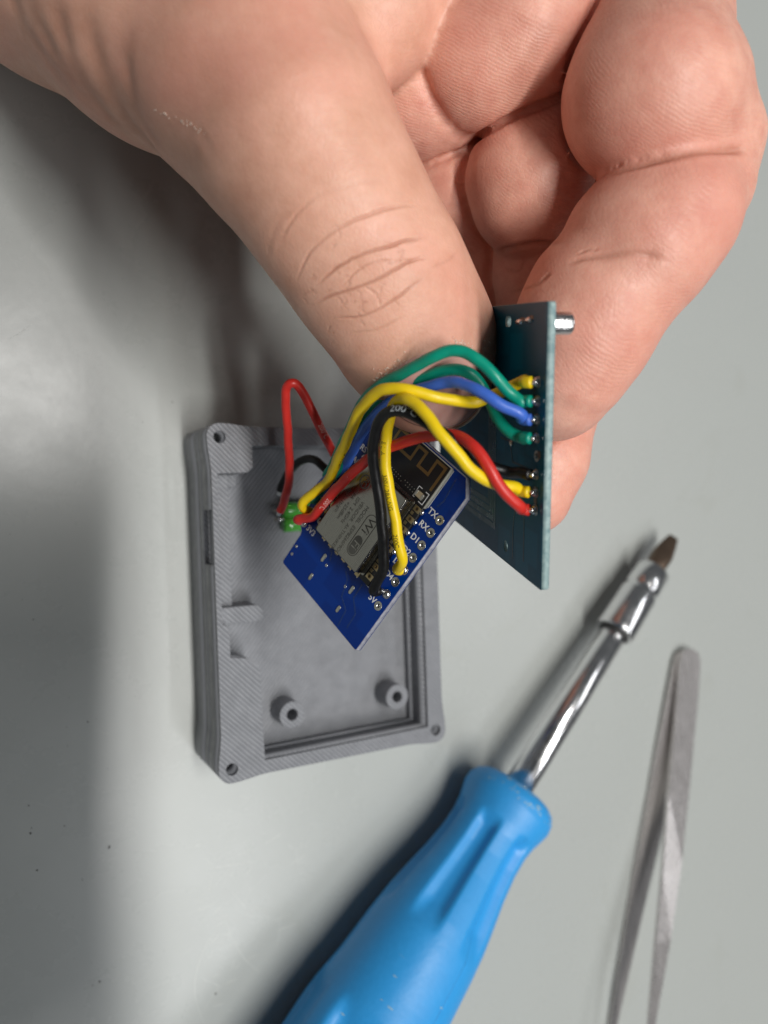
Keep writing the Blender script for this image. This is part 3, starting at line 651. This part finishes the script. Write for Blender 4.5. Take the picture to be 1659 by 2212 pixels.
ribbon([(13.6, -.2), (14.9, -1.0), (15.9, -3.9), (18.2, -5.0), (18.7, -8.0)], .28, 0, .014, 'trace', M['trace'], d1)
ribbon([(17.9, .4), (18.0, -2.4), (20.2, -4.1), (20.4, -7.0)], .28, 0, .014, 'trace', M['trace'], d1)
ribbon([(7.2, .6), (8.9, .2), (9.6, -1.1)], .25, 0, .014, 'trace', M['trace'], d1)
ribbon([(20.9, 24.6), (21.4, 20.5), (21.0, 19.0)], .3, 0, .014, 'trace', M['trace'], d1)
for (x, y), s in zip(pins[:8], ['3V3', 'D8', 'D7', 'D6', 'D5', 'D0', 'A0', 'RST']): flat_text('legend', s, 1.5, x + 1.1 if s != '3V3' else 1.15, y - .06, .02, M['ink'], d1, align='LEFT', weight=.03)
for (x, y), s in zip(pins[8:], ['5V', 'G', 'D4', 'D3', 'D2', 'D1', 'RX', 'TX']): flat_text('legend', s, 1.5, 22.0 if s != 'G' else 21.0, y + .05, .02, M['ink'], d1, align='RIGHT', weight=.03)
# module
mod = obj('radio_module', prism('radio_module', rrect(3.43, 1.3, 19.5, 25.4, .1, 2), [], .04, .86, 0), M['blackmask'], d1)
side_m = M['fr4teal']
obj('module_edge', prism('module_edge', [(19.45, 17.6), (19.62, 17.6), (19.62, 25.35), (19.45, 25.35)], [], .05, .80, 0), simple('module_laminate', (.42, .42, .36), .5), mod)
obj('module_edge', prism('module_edge', [(3.5, 25.3), (19.45, 25.3), (19.45, 25.46), (3.5, 25.46)], [], .05, .80, 0), bpy.data.materials['module_laminate'], mod)
ribbon([(18.72, 20.45), (18.72, 24.85), (16.56, 24.85), (16.56, 22.2), (13.98, 22.2), (13.98, 24.75), (11.95, 24.75), (11.95, 22.2), (9.35, 22.2), (9.35, 24.9), (6.9, 24.9), (6.9, 22.2)], .52, .86, .885, 'antenna_trace', M['copper'], mod)
ribbon([(5.2, 25.1), (5.2, 19.2)], .5, .86, .885, 'antenna_trace', M['copper'], mod)
ribbon([(7.2, 25.12), (5.0, 25.12)], .5, .86, .885, 'antenna_trace', M['copper'], mod)
# shield can: open-bottomed pressed box with flange
can_o = rrect(5.35, 2.15, 17.45, 17.35, .5); can = obj('shield_can', prism('shield_can', can_o, [], .87, 3.05, .14, 2), M['can'], mod)
obj('can_flange', prism('can_flange', rrect(5.1, 1.95, 17.7, 17.6, .4), [], .865, 1.02, .03), M['can'], can)
pad8 = prism('castellated_pad', [(-.75, -.5), (.72, -.5), (.72, .5), (-.75, .5)], [circ(-.05, .03, .24, 12)], .855, .895, 0)
ringm = prism('via_ring', circ(0, 0, .36, 16), [circ(0, 0, .22, 12)], .89, .93, 0)
blob = ball('solder_fillet', .42, .48, .42, .06)
for i in range(8):
    y = 2.75 + 2.0 * i
    p = obj('castellated_pad', pad8, M['gold'], mod, (18.75 * MMS, y * MMS, 0)); obj('via_ring', ringm, M['copper'], p, (-.05 * MMS, .03 * MMS, 0))
    obj('solder_fillet', blob, M['solder'], p, (.86 * MMS, random.uniform(-.06, .06) * MMS, .42 * MMS))
    p = obj('castellated_pad', pad8, M['gold'], mod, (4.18 * MMS, y * MMS, 0), (0, 0, math.pi)); obj('solder_fillet', blob, M['solder'], p, (.86 * MMS, 0, .42 * MMS))
    if i < 7: obj('pad_land', prism('pad_land', [(18.0, y + .72), (18.6, y + .72), (18.6, y + 1.28), (18.0, y + 1.28)], [], .86, .875, 0), M['gold'], mod)
for i in range(6):
    p = obj('castellated_pad', pad8, M['gold'], mod, ((6.4 + 2 * i) * MMS, 1.75 * MMS, 0), (0, 0, -math.pi / 2)); 
    o = obj('solder_fillet', ball('solder_fillet', .45, .22, .30, .12), M['solder'], p, (.62 * MMS, random.uniform(-.2, .2) * MMS, .5 * MMS))
# chip part with its silk brackets
cp = obj('chip_capacitor', prism('chip_capacitor', rrect(16.95, 18.35, 18.55, 19.35, .08, 2), [], .87, 1.35, .06), simple('ceramic', (.45, .37, .24), .45), mod)
obj('end_cap', prism('end_cap', rrect(16.85, 18.33, 17.25, 19.37, .06, 2), [], .865, 1.38, .05), M['tin'], cp); obj('end_cap', prism('end_cap', rrect(18.25, 18.33, 18.65, 19.37, .06, 2), [], .865, 1.38, .05), M['tin'], cp)
ribbon([(17.3, 19.85), (16.5, 19.85), (16.5, 17.95), (16.9, 17.95)], .13, .86, .88, 'legend', M['ink'], mod); ribbon([(18.0, 17.85), (19.0, 17.85), (19.0, 19.85), (18.2, 19.85)], .13, .86, .88, 'legend', M['ink'], mod)
ribbon([(19.7, 25.2), (19.7, 17.9)], .12, .015, .035, 'legend', M['ink'], d1)
ribbon([(3.2, 1.0), (4.4, 1.0)], .12, .0, .03, 'legend', M['ink'], d1); ribbon([(18.6, .95), (19.75, .95), (19.75, 1.9)], .14, .0, .03, 'legend', M['ink'], d1)
for j in range(2):
    for i in range(13): obj('stitch_via', lathe('stitch_via', [(.86, .11), (.885, .10), (.87, .05)], 8), M['tin'], mod, ((9.2 + .62 * i) * MMS, (18.35 + .55 * j) * MMS, 0)) if (i + j) % 7 else None
# laser marking on the can
zc = 3.056; R90 = -math.pi / 2
obj('marking', prism('marking', slot(14.25, 7.6, 1.28, 4.0), [slot(14.25, 7.6, 1.15, 3.87)], zc, zc + .012, 0), M['etch'], can)
obj('marking', prism('marking', slot(14.25, 5.6, .95, 1.75), [], zc, zc + .008, 0), simple('etched_field', (.16, .155, .14), .45, .8), can)
flat_text('marking', 'Wi', 2.4, 14.25, 9.6, zc + .004, M['etch'], can, R90); flat_text('marking', 'Fi', 2.2, 14.25, 5.6, zc + .012, M['can'], can, R90)
for x, s, sz in ((11.9, 'MODEL  ESP8266MOD', 1.05), (10.6, 'VENDOR  AI-THINKER', 1.0), (9.35, 'ISM  2.4GHz', 1.05), (8.1, 'PA  +25dBm', 1.05), (6.85, '802.11b/g/n', 1.05)): flat_text('marking', s, sz, x, 12.2, zc + .004, M['etch'], can, R90, 'LEFT') if False else flat_text('marking', s, sz, x, 11.9, zc + .004, M['etch'], can, R90, 'LEFT')
obj('marking', prism('marking', circ(8.6, 14.6, 1.25, 30), [circ(8.6, 14.6, 1.0, 30)], zc, zc + .012, 0), M['etch'], can)
flat_text('marking', 'FC', 1.5, 8.6, 14.6, zc + .004, M['etch'], can, R90)
# solder tails and joints on the back side
for x, y, s in ((22.86, 2.54, 1.0), (22.86, 7.62, .6), (22.86, 0, .45)):
    o = obj('solder_joint', ball('solder_joint', .75 * s, .65 * s, .8 * s, .12), M['solder'], d1, ((x + .4) * MMS, (y - .2) * MMS, -1.6 * MMS))
for x, y in ((22.86, 7.62), (22.86, 2.54), (0, 0), (0, 2.54), (0, 5.08), (0, 7.62), (0, 10.16)):
    obj('solder_joint', ball('solder_joint', .68, .68, .45, .06), M['solder'], d1, (x * MMS, y * MMS, .12 * MMS))

# ------------------------------------------------------------------ dark teal reader board (local x away along the long side, y down the near edge, z out of the facing side)
RB = frame(RT, RW, RV, np.cross(RW, RV)); rc = empty('reader_board', mat=RB)
tag(rc, 'dark teal reader board held edge-on between the fingers with wires along its edge', 'circuit board')
RL_, RWD = 54.0, 39.5
rp = [(2.7, 10.55 + 2.54 * i) for i in range(8)]
rho = [circ(x, y, .5, 12) for x, y in rp] + [slot(14.9, 2.4, 1.35, .8), circ(14.7, 36.9, .95, 20)]
ro = rrect(0, 0, RL_, RWD, .5, 3); TH = 1.15
obj('laminate', prism('laminate', ro, rho, -TH + .05, -.05, 0), M['fr4teal'], rc)
obj('solder_mask', prism('solder_mask', rrect(.05, .05, RL_ - .05, RWD - .05, .5, 3), rho, -.05, 0, 0), M['teal'], rc)
obj('solder_mask', prism('solder_mask', rrect(.05, .05, RL_ - .05, RWD - .05, .5, 3), rho, -TH, -TH + .05, 0), M['teal'], rc)
M['trace2'] = simple('raised_teal_trace', (.002, .018, .03), .3)
M['trace3'] = simple('raised_light_teal_trace', (.004, .06, .09), .3)
for k_ in range(4): ribbon([(50 - 2 * k_, 4 + 1.2 * k_), (20 + k_, 4 + 1.2 * k_), (20 + k_, 35 - 1.2 * k_), (50 - 2 * k_, 35 - 1.2 * k_)], .9, 0, .03, 'antenna_trace', M['trace3'], rc)
ribbon([(7, 37.2), (7, 30.5), (10, 29.6), (16, 29.6), (17.5, 25)], .35, 0, .03, 'trace', M['trace2'], rc); ribbon([(6, 23), (12, 23), (13.5, 20), (17.5, 20)], .35, 0, .03, 'trace', M['trace2'], rc); ribbon([(5.2, 27), (10, 27), (11.5, 33), (11.5, 38)], .3, 0, .03, 'trace', M['trace2'], rc)
for i, (x, y) in enumerate(rp):
    p = obj('pin_pad', padm, M['tin'] if i != 4 else M['gold'], rc, (x * MMS, y * MMS, 0))
    if i == 4: continue
    obj('solder_joint', ball('solder_joint', .72, .72, .62, .07), M['solder'], p, (0, 0, .15 * MMS))
    obj('solder_tail', lathe('solder_tail', [(-TH - .85 - .25 * random.random(), .28), (-TH - .5, .42), (-TH, .72)], 12), M['solder'], p)
for x, y in ((9.9, 2.5), (6.4, 2.3)): obj('solder_joint', ball('solder_joint', 1.15, .42, .5, .15), M['solder'], rc, (x * MMS, y * MMS, .05 * MMS)); obj('flux_stain', prism('flux_stain', slot(x - .8, y - .3, .75, .3), [], 0, .04, 0), M['flux'], rc)
obj('solder_joint', ball('solder_joint', .5, .5, .35, .1), M['tin'], rc, (12.6 * MMS, 20.2 * MMS, .05 * MMS))
for x, y in ((1.6, 20.4), (2.6, 27.0)): obj('flux_stain', prism('flux_stain', circ(x + .2, y, .6, 12), [], 0, .06, .02), M['flux'], rc)
cr_ = obj('crystal_can', prism('crystal_can', slot(0, 0, 4.2, 1.55, 6), [], -TH - 3.3, -TH, .35, 3), M['solder'], rc, (5.3 * MMS, 2.9 * MMS, 0))
for y in (13, 22, 31): obj('chip', prism('chip', rrect(22, y, 27, y + 4, .1, 2), [], -TH - 1.0, -TH, .05), M['blackmask'], rc)

# ------------------------------------------------------------------ wires
c3 = lambda x, y: (561.6 + .4167 * x, 734.4 + .4167 * y)
def wp(*pts): return [C(*c3(x, y), d) for x, y, d in pts]
def rpin(i, h=.9, ds=0): return rl(rp[i][0] + ds, rp[i][1], h)
def dpin(side, i, z=.6, dx=0, dy=0): return dl(22.86 * side + dx, 2.54 * i + dy, z)
def wire(name, label, pts, m, r=.85, tips=(0, 0), group='silicone wires between the two boards', prints=()):
    p = resample(catmull(pts, 14), .28); ph_ = rng.uniform(0, 6.28, (3, 4)); sa = np.arange(len(p)) * .28; env = np.clip(np.minimum(sa, sa[-1] - sa) / 3, 0, 1)
    p = p + env[:, None] * np.stack([sum(a_ * np.sin(sa * q_ + ph_[i][j]) for j, (q_, a_) in enumerate(((.55, .045), (1.1, .03), (1.9, .015), (.3, .06)))) for i in range(3)], 1); w = np.array([np.array(W(q)) * 1000 for q in p])
    o0 = w[0].copy(); root = empty(name, Vector(o0 * MMS)); tag(root, label, 'wire', group)
    vv, ff = tube_mesh(name, w - o0, r, 16, .5)
    obj('insulation', mesh('insulation', vv, ff, True, MMS), m, root)
    t, N, Bn = frames(w)
    for e, L in zip((0, 1), tips):
        if not L: continue
        a = w[0] if e == 0 else w[-1]; d = -t[0] if e == 0 else t[-1]
        c = np.array([a - d * .4, a + d * L * .5, a + d * L]); vv, ff = tube_mesh('t', resample(c, .12) - o0, .42, 10)
        obj('stripped_end', mesh('stripped_end', vv, ff, True, MMS), M['solder'], root)
    s = np.r_[0, np.cumsum(np.linalg.norm(np.diff(w, axis=0), axis=1))]; lens = np.array([0, 0, HC])
    for body, s0, size, ang, flip, pm in prints:
        tv, tf = text_mesh(body, size, .0, 3); tv = tv.copy()
        sg = -1 if flip else 1; ss = s0 * s[-1] + sg * tv[:, 0]; q = np.stack([np.interp(ss, s, w[:, i]) for i in range(3)], 1); tt = np.stack([np.interp(ss, s, t[:, i]) for i in range(3)], 1); tt /= np.linalg.norm(tt, axis=1)[:, None]
        mid = np.array([np.interp(s0 * s[-1], s, w[:, i]) for i in range(3)]); tm = np.array([np.interp(s0 * s[-1], s, t[:, i]) for i in range(3)]); nv = lens - mid; nv -= tm * (nv @ tm); nv /= np.linalg.norm(nv)
        nn = nv - tt * (tt @ nv)[:, None]; nn /= np.linalg.norm(nn, axis=1)[:, None]; bb = np.cross(nn, tt) * sg
        a = ang + tv[:, 1] / r; pos = q + (r + .025) * (np.cos(a)[:, None] * nn + np.sin(a)[:, None] * bb)
        obj('print', mesh('print', pos - o0, tf, True, MMS), pm, root)
    return root
wire('wire', 'green wire arching highest over the thumbnail', [rpin(1, .95), rpin(1, 1.6, 1.2)] + wp((1360, 322, 108), (1300, 275, 108), (1220, 192, 107), (1130, 103, 107), (1060, 63, 107.5), (990, 57, 108), (900, 85, 109), (780, 148, 112), (650, 222, 116), (575, 278, 119), (520, 345, 122), (478, 430, 126), (425, 545, 131), (385, 640, 136)) + [dpin(0, 4, 2.2, .2), dpin(0, 4, .4)], M['green'], tips=(.7, 0))
wire('wire', 'lower green wire passing behind the blue wire', [rpin(3, .95), rpin(3, 1.7, 1.4)] + wp((1370, 510, 110), (1295, 475, 111), (1235, 405, 112), (1190, 310, 113), (1135, 222, 113), (1070, 170, 112.5), (980, 157, 113), (880, 182, 114.5), (780, 226, 117), (690, 275, 120), (610, 335, 123), (545, 420, 126), (495, 520, 130), (455, 610, 134)) + [dpin(0, 2, 2.6, .9, 1.2), dpin(0, 2, .4)], M['green'], tips=(.7, 0))
wire('wire', 'blue wire running between the green wires', [rpin(2, .95), rpin(2, 1.8, 1.2)] + wp((1350, 388, 107.5), (1240, 332, 107), (1150, 270, 107.5), (1070, 230, 109), (980, 220, 111), (880, 240, 113), (790, 270, 115.5), (700, 312, 118), (625, 360, 121), (565, 430, 124), (515, 510, 128), (470, 590, 132), (435, 655, 135)) + [dpin(0, 3, 2.4, .5, .9), dpin(0, 3, .4)], M['bluew'], tips=(.7, 0))
wire('wire', 'long yellow wire sweeping over the nail to the left edge of the blue board', [rpin(0, .95), rpin(0, 1.6, 1.0)] + wp((1370, 212, 109), (1290, 246, 110), (1210, 285, 112), (1120, 322, 112.5), (1000, 315, 111), (880, 288, 110), (760, 258, 110), (665, 252, 111), (595, 278, 113), (532, 345, 116), (480, 445, 120), (432, 560, 125), (388, 655, 130), (338, 745, 135)) + [dpin(0, 1, 3.2, -.2, 1.3), dpin(0, 1, 1.2, -.3, -.05), dpin(0, 1, .3, -.15, -.1)], M['yellow'], tips=(.8, 0), prints=(('18AWG 300V', .70, .95, 1.1, False, M['print_dark']),))
wire('wire', 'yellow wire crossing the shield can down to the row of pins', [rpin(6, .95, .2), rpin(6, 1.9, 1.4)] + wp((1320, 768, 110.5), (1215, 742, 109), (1120, 688, 107.5), (1030, 598, 106.5), (950, 508, 106), (880, 412, 106.5), (815, 338, 107.5), (755, 308, 109), (705, 325, 112), (675, 395, 115.5), (655, 490, 118), (647, 610, 119.5), (668, 760, 120.5), (697, 905, 121), (722, 1050, 122), (738, 1140, 123.5)) + [dpin(1, 3, 1.3, -.35, -.3), dpin(1, 3, .3, -.3, -.35)], M['yellow'], tips=(.8, 0), prints=(('E L A', .62, 1.0, -.55, False, M['print_dark']), ('300V 28AWG', .735, 1.0, -.55, False, M['print_dark']), ('200C', .86, 1.0, -.5, False, M['print_dark'])))
wire('wire', 'thick black wire looping above the antenna to the ground pin', [rpin(5, .95), rpin(5, 1.6, 1.6)] + wp((1290, 690, 113), (1160, 640, 112.5), (1050, 560, 111), (960, 495, 110), (880, 440, 109.5), (810, 395, 109.5), (735, 368, 110), (672, 375, 111), (628, 415, 112.5), (600, 480, 114), (588, 570, 116), (592, 680, 118), (612, 800, 119.5), (632, 930, 121), (641, 1070, 123), (637, 1190, 125)) + [dpin(1, 1, 2.2, -1.2, -.3), dpin(1, 1, .9, -1.0, -.25)], M['black'], tips=(.8, .9), prints=(('200\u00b0C', .375, 1.4, .35, True, M['print_grey']),))
wire('wire', 'red wire dipping under the yellow wire to the corner of the blue board', [rpin(7, .95, .2), rpin(7, 1.7, 1.0)] + wp((1345, 862, 109.5), (1265, 782, 108), (1185, 655, 107.5), (1110, 560, 108), (1020, 500, 110.5), (905, 492, 113), (800, 512, 116), (700, 546, 119), (600, 595, 123), (500, 668, 127.5), (400, 765, 132), (330, 850, 135.5), (275, 915, 138.5)) + [dpin(0, 0, 1.5, -.35, .25), dpin(0, 0, .55, -.7, -.1)], M['red'], tips=(.8, 0), prints=(('200\u00b0C', .835, 1.25, .35, False, M['print_red']), ('1', .70, 1.2, .3, False, M['print_red'])))
# the two leads of the small green lamp lying in the case
ledc = np.array([BX + 24.0, BY - 20.4, FL + 2.6])
wire('wire', 'thin red lead looping up from the green indicator lamp', [C(*c3(104, 888), 152), C(*c3(122, 850), 151)] + wp((143, 770, 148), (151, 660, 145), (147, 520, 142), (138, 390, 139), (134, 300, 137), (140, 247, 136), (163, 222, 135.5), (192, 232, 136), (228, 290, 137), (285, 400, 139), (340, 505, 142), (385, 590, 145), (440, 680, 147), (520, 760, 147)) + [dl(6, 9, -3.2), dl(7.5, 9, -1.5)], M['red'], r=.80, tips=(.9, 0), group='leads of the indicator lamp', prints=(('200\u00b0C', .60, 1.25, .25, False, M['print_red']), ))
wire('wire', 'thin black lead curving down to the green indicator lamp', [C(*c3(103, 782), 160), C(*c3(124, 730), 159)] + wp((160, 672, 157), (205, 632, 155), (255, 618, 153), (300, 632, 151), (345, 672, 150), (420, 740, 149), (500, 800, 147)) + [dl(6, 6, -3.2), dl(7, 6, -1.5)], M['black'], r=.80, tips=(.9, 0), group='leads of the indicator lamp')

# ------------------------------------------------------------------ green indicator lamp standing on its side in the case
lt = T(604, 1116, FL + 3.0); lamp = empty('indicator_lamp', Vector((lt[0] * MMS, lt[1] * MMS, FL * MMS)))
tag(lamp, 'small translucent green indicator lamp lying inside the grey case', 'lamp')
lb = bmesh.new()
def lobes(x0, x1, name):
    n = 36; vv, ff = [], []
    for x in (x0, x0 + .15, x1 - .9, x1 - .25, x1):
        kk = {x0: .94, x1: .55}.get(x, 1.0 if x < x1 - .3 else .86)
        for i in range(n):
            a = 2 * math.pi * i / n; r = 2.0 + .50 * math.cos(3 * a + .4); vv.append((x, r * math.cos(a) * 1.42 * kk, 2.6 + r * math.sin(a) * 1.0 * kk))
    for j in range(4):
        for i in range(n): i2 = (i + 1) % n; ff.append((j * n + i, j * n + i2, (j + 1) * n + i2, (j + 1) * n + i))
    ff.append(tuple(range(n))[::-1]); ff.append(tuple(4 * n + i for i in range(n))); return mesh(name, vv, ff, True, MMS)
rod = lathe('lens', [(1.0, .4), (1.0, 1.55), (1.15, 1.72), (4.2, 1.72), (4.35, 1.58), (4.6, 1.58), (4.75, 1.72), (11.5, 1.72), (12.6, 1.3), (13.1, .5)], 28, axis='X')
for dy in (1.45, -1.75): obj('lens', rod, M['led'], lamp, (0, dy * MMS, 2.2 * MMS))
for dy, dz in ((1.27, 2.6), (-.6, 2.9)):
    vv, ff = tube_mesh('lead', np.array([(-1.2, dy, dz), (.2, dy, dz), (1.6, dy, dz), (4.0, dy, dz)]), .27, 8); obj('lead', mesh('lead', vv, ff, True, MMS), M['tin'], lamp)
    obj('solder_joint', ball('solder_joint', .7, .55, .55, .1), M['solder'], lamp, (.1 * MMS, dy * MMS, dz * MMS))

# ------------------------------------------------------------------ screwdriver lying on the bench
A = T(1455, 1160, 7.0); Bp = T(1099, 1731, 12.6); ax = (Bp - A) / np.linalg.norm(Bp - A); SL = np.linalg.norm(Bp - A)
side = np.cross([0, 0, 1], ax); side /= np.linalg.norm(side); upv = np.cross(ax, side)
sm4 = Matrix((Vector(upv), Vector(side), Vector(ax))).transposed().to_4x4(); sm4.translation = Vector(A * MMS)
drv = empty('screwdriver', mat=sm4); tag(drv, 'screwdriver with chrome shaft and worn blue grip lying on the bench', 'screwdriver')
# flat blade bit
v, f = [], []
secs = [(0, .35, 1.3), (.6, .5, 1.6), (3.5, 1.0, 2.3), (7.5, 2.0, 3.0), (9.5, 2.6, 3.0), (10.5, 2.9, 2.9), (18, 2.9, 2.9)]
n = 24
for s, hx, hy in secs:
    for i in range(n):
        a = 2 * math.pi * i / n; c_, s_ = math.cos(a), math.sin(a); e = 4 if s < 8 else 2.4
        v.append((hx * math.copysign(abs(c_) ** (2 / e), c_), hy * math.copysign(abs(s_) ** (2 / e), s_), s))
for j in range(len(secs) - 1):
    for i in range(n): i2 = (i + 1) % n; f.append((j * n + i, j * n + i2, (j + 1) * n + i2, (j + 1) * n + i))
f.append(tuple(range(n))[::-1]); f.append(tuple((len(secs) - 1) * n + i for i in range(n)))
bo = obj('bit', mesh('bit', v, f, True, MMS), M['bit'], drv); bo.rotation_euler = (0, 0, math.radians(-35))
obj('bit_collar', lathe('bit_collar', [(13.5, 3.2), (13.5, 4.6), (13.8, 4.95), (20.3, 5.0), (20.9, 4.75), (21.7, 4.75), (22.3, 5.15), (23, 5.3), (36.0, 5.35), (36.5, 5.2), (36.7, 4.6), (36.7, 3.3)], 48), M['chrome'], drv)
obj('shaft', lathe('shaft', [(20, 3.3), (37.2, 3.55), (37.4, 3.7), (SL + 12, 3.7)], 40), M['chrome'], drv)
obj('shaft_ring', lathe('shaft_ring', [(36.6, 3.6), (36.75, 4.3), (37.2, 4.3), (37.45, 3.67)], 36), M['barrel'], drv)
# illegible stamped marking along the shaft
v, f = [], []
for i in range(150):
    s = 56 + 33 * (i // 2) / 75 + rng.uniform(-.15, .15); a = math.radians(38) + (.16 if i % 2 else -.16) + rng.uniform(-.13, .13) + .004 * (i // 2 - 37) ; r0 = 3.71; b0 = len(v)
    for k_ in range(6):
        q = 2 * math.pi * k_ / 6; v.append((0, 0, 0)); ss, aa = s + .22 * math.cos(q), a + .07 * math.sin(q); v[-1] = (r0 * math.cos(aa), r0 * math.sin(aa), ss)
    v.append(((r0 + .10) * math.cos(a), (r0 + .10) * math.sin(a), s)); f.extend([(b0 + k_, b0 + (k_ + 1) % 6, b0 + 6) for k_ in range(6)])
tag(obj('stamped_marking', mesh('stamped_marking', v, f, True, MMS), M['dullchrome'], drv), kind='stuff')
h0 = SL
hprof = [(-3.5, 3.6), (-3.6, 7.0), (-3.2, 9.6), (-2.2, 10.9), (-.6, 11.7), (1.5, 11.9), (3.5, 11.4), (6, 10.7), (9, 10.25), (14, 10.3), (20, 11.0), (26, 12.1), (32, 13.1), (38, 13.7), (44, 14.1), (50, 14.5), (54, 15.0), (57, 15.5), (61, 15.8), (75, 15.8), (95, 15.4), (104, 14.4), (108, 12), (110, 8)]
hs = np.array([p[0] for p in hprof]); hr = np.array([p[1] for p in hprof]); fineS = np.unique(np.r_[hs, np.linspace(-3, 110, 170)])
def grip_r(s, r, a):
    s -= h0; d = 0
    if 6 < s < 36:
        e = min(1, (s - 6) / 3.5, (36 - s) / 6); ph = (a * 6 / (2 * math.pi) + .32) % 1; x = abs(ph - .5) / .26
        if x < 1: d = 1.9 * e * (1 - x ** 3)
    if s > 55:
        e = min(1, (s - 55) / 5); ph = (a * 6 / (2 * math.pi) + .32) % 1; x = abs(ph - .5) / .34
        if x < 1: d = 2.1 * e * (1 - x ** 4)
    return r - d
obj('grip', lathe('grip', [(h0 + s, float(np.interp(s, hs, hr))) for s in fineS], 120, grip_r), M['grip'], drv)
v, f = [], []
for i in range(70):
    a = math.radians(rng.uniform(-75, 80)); s = rng.choice([-2.4, -1.2, 0]) + rng.normal() * .35 if i < 48 else rng.uniform(45, 70); L, w_ = rng.uniform(.2, .8), rng.uniform(.06, .2); b0 = len(v)
    for da, ds in ((-L / 12, -w_ * .4), (L / 20, -w_), (L / 12, w_ * .3), (-L / 24, w_)):
        r0 = grip_r(h0 + s + ds, float(np.interp(s + ds, hs, hr)), a + da) + .05; v.append((r0 * math.cos(a + da), r0 * math.sin(a + da), h0 + s + ds))
    f.append((b0, b0 + 1, b0 + 2, b0 + 3))
tag(obj('scuff_marks', mesh('scuff_marks', v, f, True, MMS), M['gripwear'], drv), kind='stuff')
# moulding seam, a darker blue than the grip
v, f = [], []; am = math.radians(8)
for i, s in enumerate(np.linspace(6, 100, 120)):
    for da in (-.006, 0, .006):
        r0 = grip_r(h0 + s, float(np.interp(s, hs, hr)), am + da) + (.05 if da == 0 else -.02); v.append((r0 * math.cos(am + da), r0 * math.sin(am + da), h0 + s))
    if i: b0 = 3 * (i - 1); f.extend([(b0, b0 + 1, b0 + 4, b0 + 3), (b0 + 1, b0 + 2, b0 + 5, b0 + 4)])
obj('mould_seam', mesh('mould_seam', v, f, True, MMS), simple('dark_blue_seam', (.012, .15, .40), .6), drv)

# ------------------------------------------------------------------ tweezers: two spring arms, one lying on the bench, one rising above it
tw0 = T(1489, 1408, 1.0); tw = empty('tweezers', Vector(tw0 * MMS)); tag(tw, 'bare steel tweezers with rounded end lying open beside the screwdriver', 'tweezers')
def arm(left, right, zl, thick, name):
    """edges given on the sheet, zl heights in mm"""
    n = len(left); v, f = [], []
    for (l, r, z) in zip(left, right, zl):
        a, b = T(*l, z), T(*r, z)
        for q, dz in ((a, 0), (b, 0), (b, -thick), (a, -thick)): v.append(q + [0, 0, dz] - tw0)
    for j in range(n - 1):
        for i in range(4): i2 = (i + 1) % 4; f.append((4 * j + i, 4 * j + i2, 4 * j + 4 + i2, 4 * j + 4 + i))
    f.append((3, 2, 1, 0)); f.append(tuple(4 * n - 4 + i for i in range(4)))
    me = mesh(name, v, f, False, MMS); bm = bmesh.new(); bm.from_mesh(me); bmesh.ops.recalc_face_normals(bm, faces=bm.faces)
    ed = [e for e in bm.edges if len(e.link_faces) == 2 and e.calc_face_angle(0) > .7]; bmesh.ops.bevel(bm, geom=ed, offset=.00012, segments=1, affect='EDGES'); bm.to_mesh(me); bm.free()
    return obj(name, me, M['steel'], tw)
arm([(1484, 1402), (1474, 1410), (1469, 1428), (1462, 1517), (1454, 1620), (1447, 1700), (1444, 1716), (1432, 1885), (1417, 2040), (1403, 2206), (1386, 2420), (1378, 2560)], [(1496, 1402), (1508, 1409), (1514, 1430), (1508, 1520), (1498, 1620), (1491, 1700), (1489, 1716), (1474, 1862), (1450, 2030), (1418, 2206), (1392, 2420), (1381, 2560)],
    [3.0, 3.0, 3.1, 3.6, 4.6, 5.6, 5.9, 9.5, 13, 15.5, 16.5, 16], 1.1, 'arm')
arm([(1477, 1405), (1464, 1412), (1458, 1430), (1440, 1520), (1420, 1620), (1404, 1710), (1372, 1880), (1345, 2050), (1320, 2206), (1290, 2420), (1280, 2560)], [(1489, 1404), (1502, 1411), (1508, 1430), (1490, 1520), (1470, 1620), (1452, 1710), (1411, 1880), (1372, 2050), (1336, 2206), (1297, 2420), (1283, 2560)],
    [1.9, 1.9, 1.9, 1.75, 1.5, 1.4, 1.3, 1.25, 1.2, 1.2, 1.2], 1.1, 'arm')
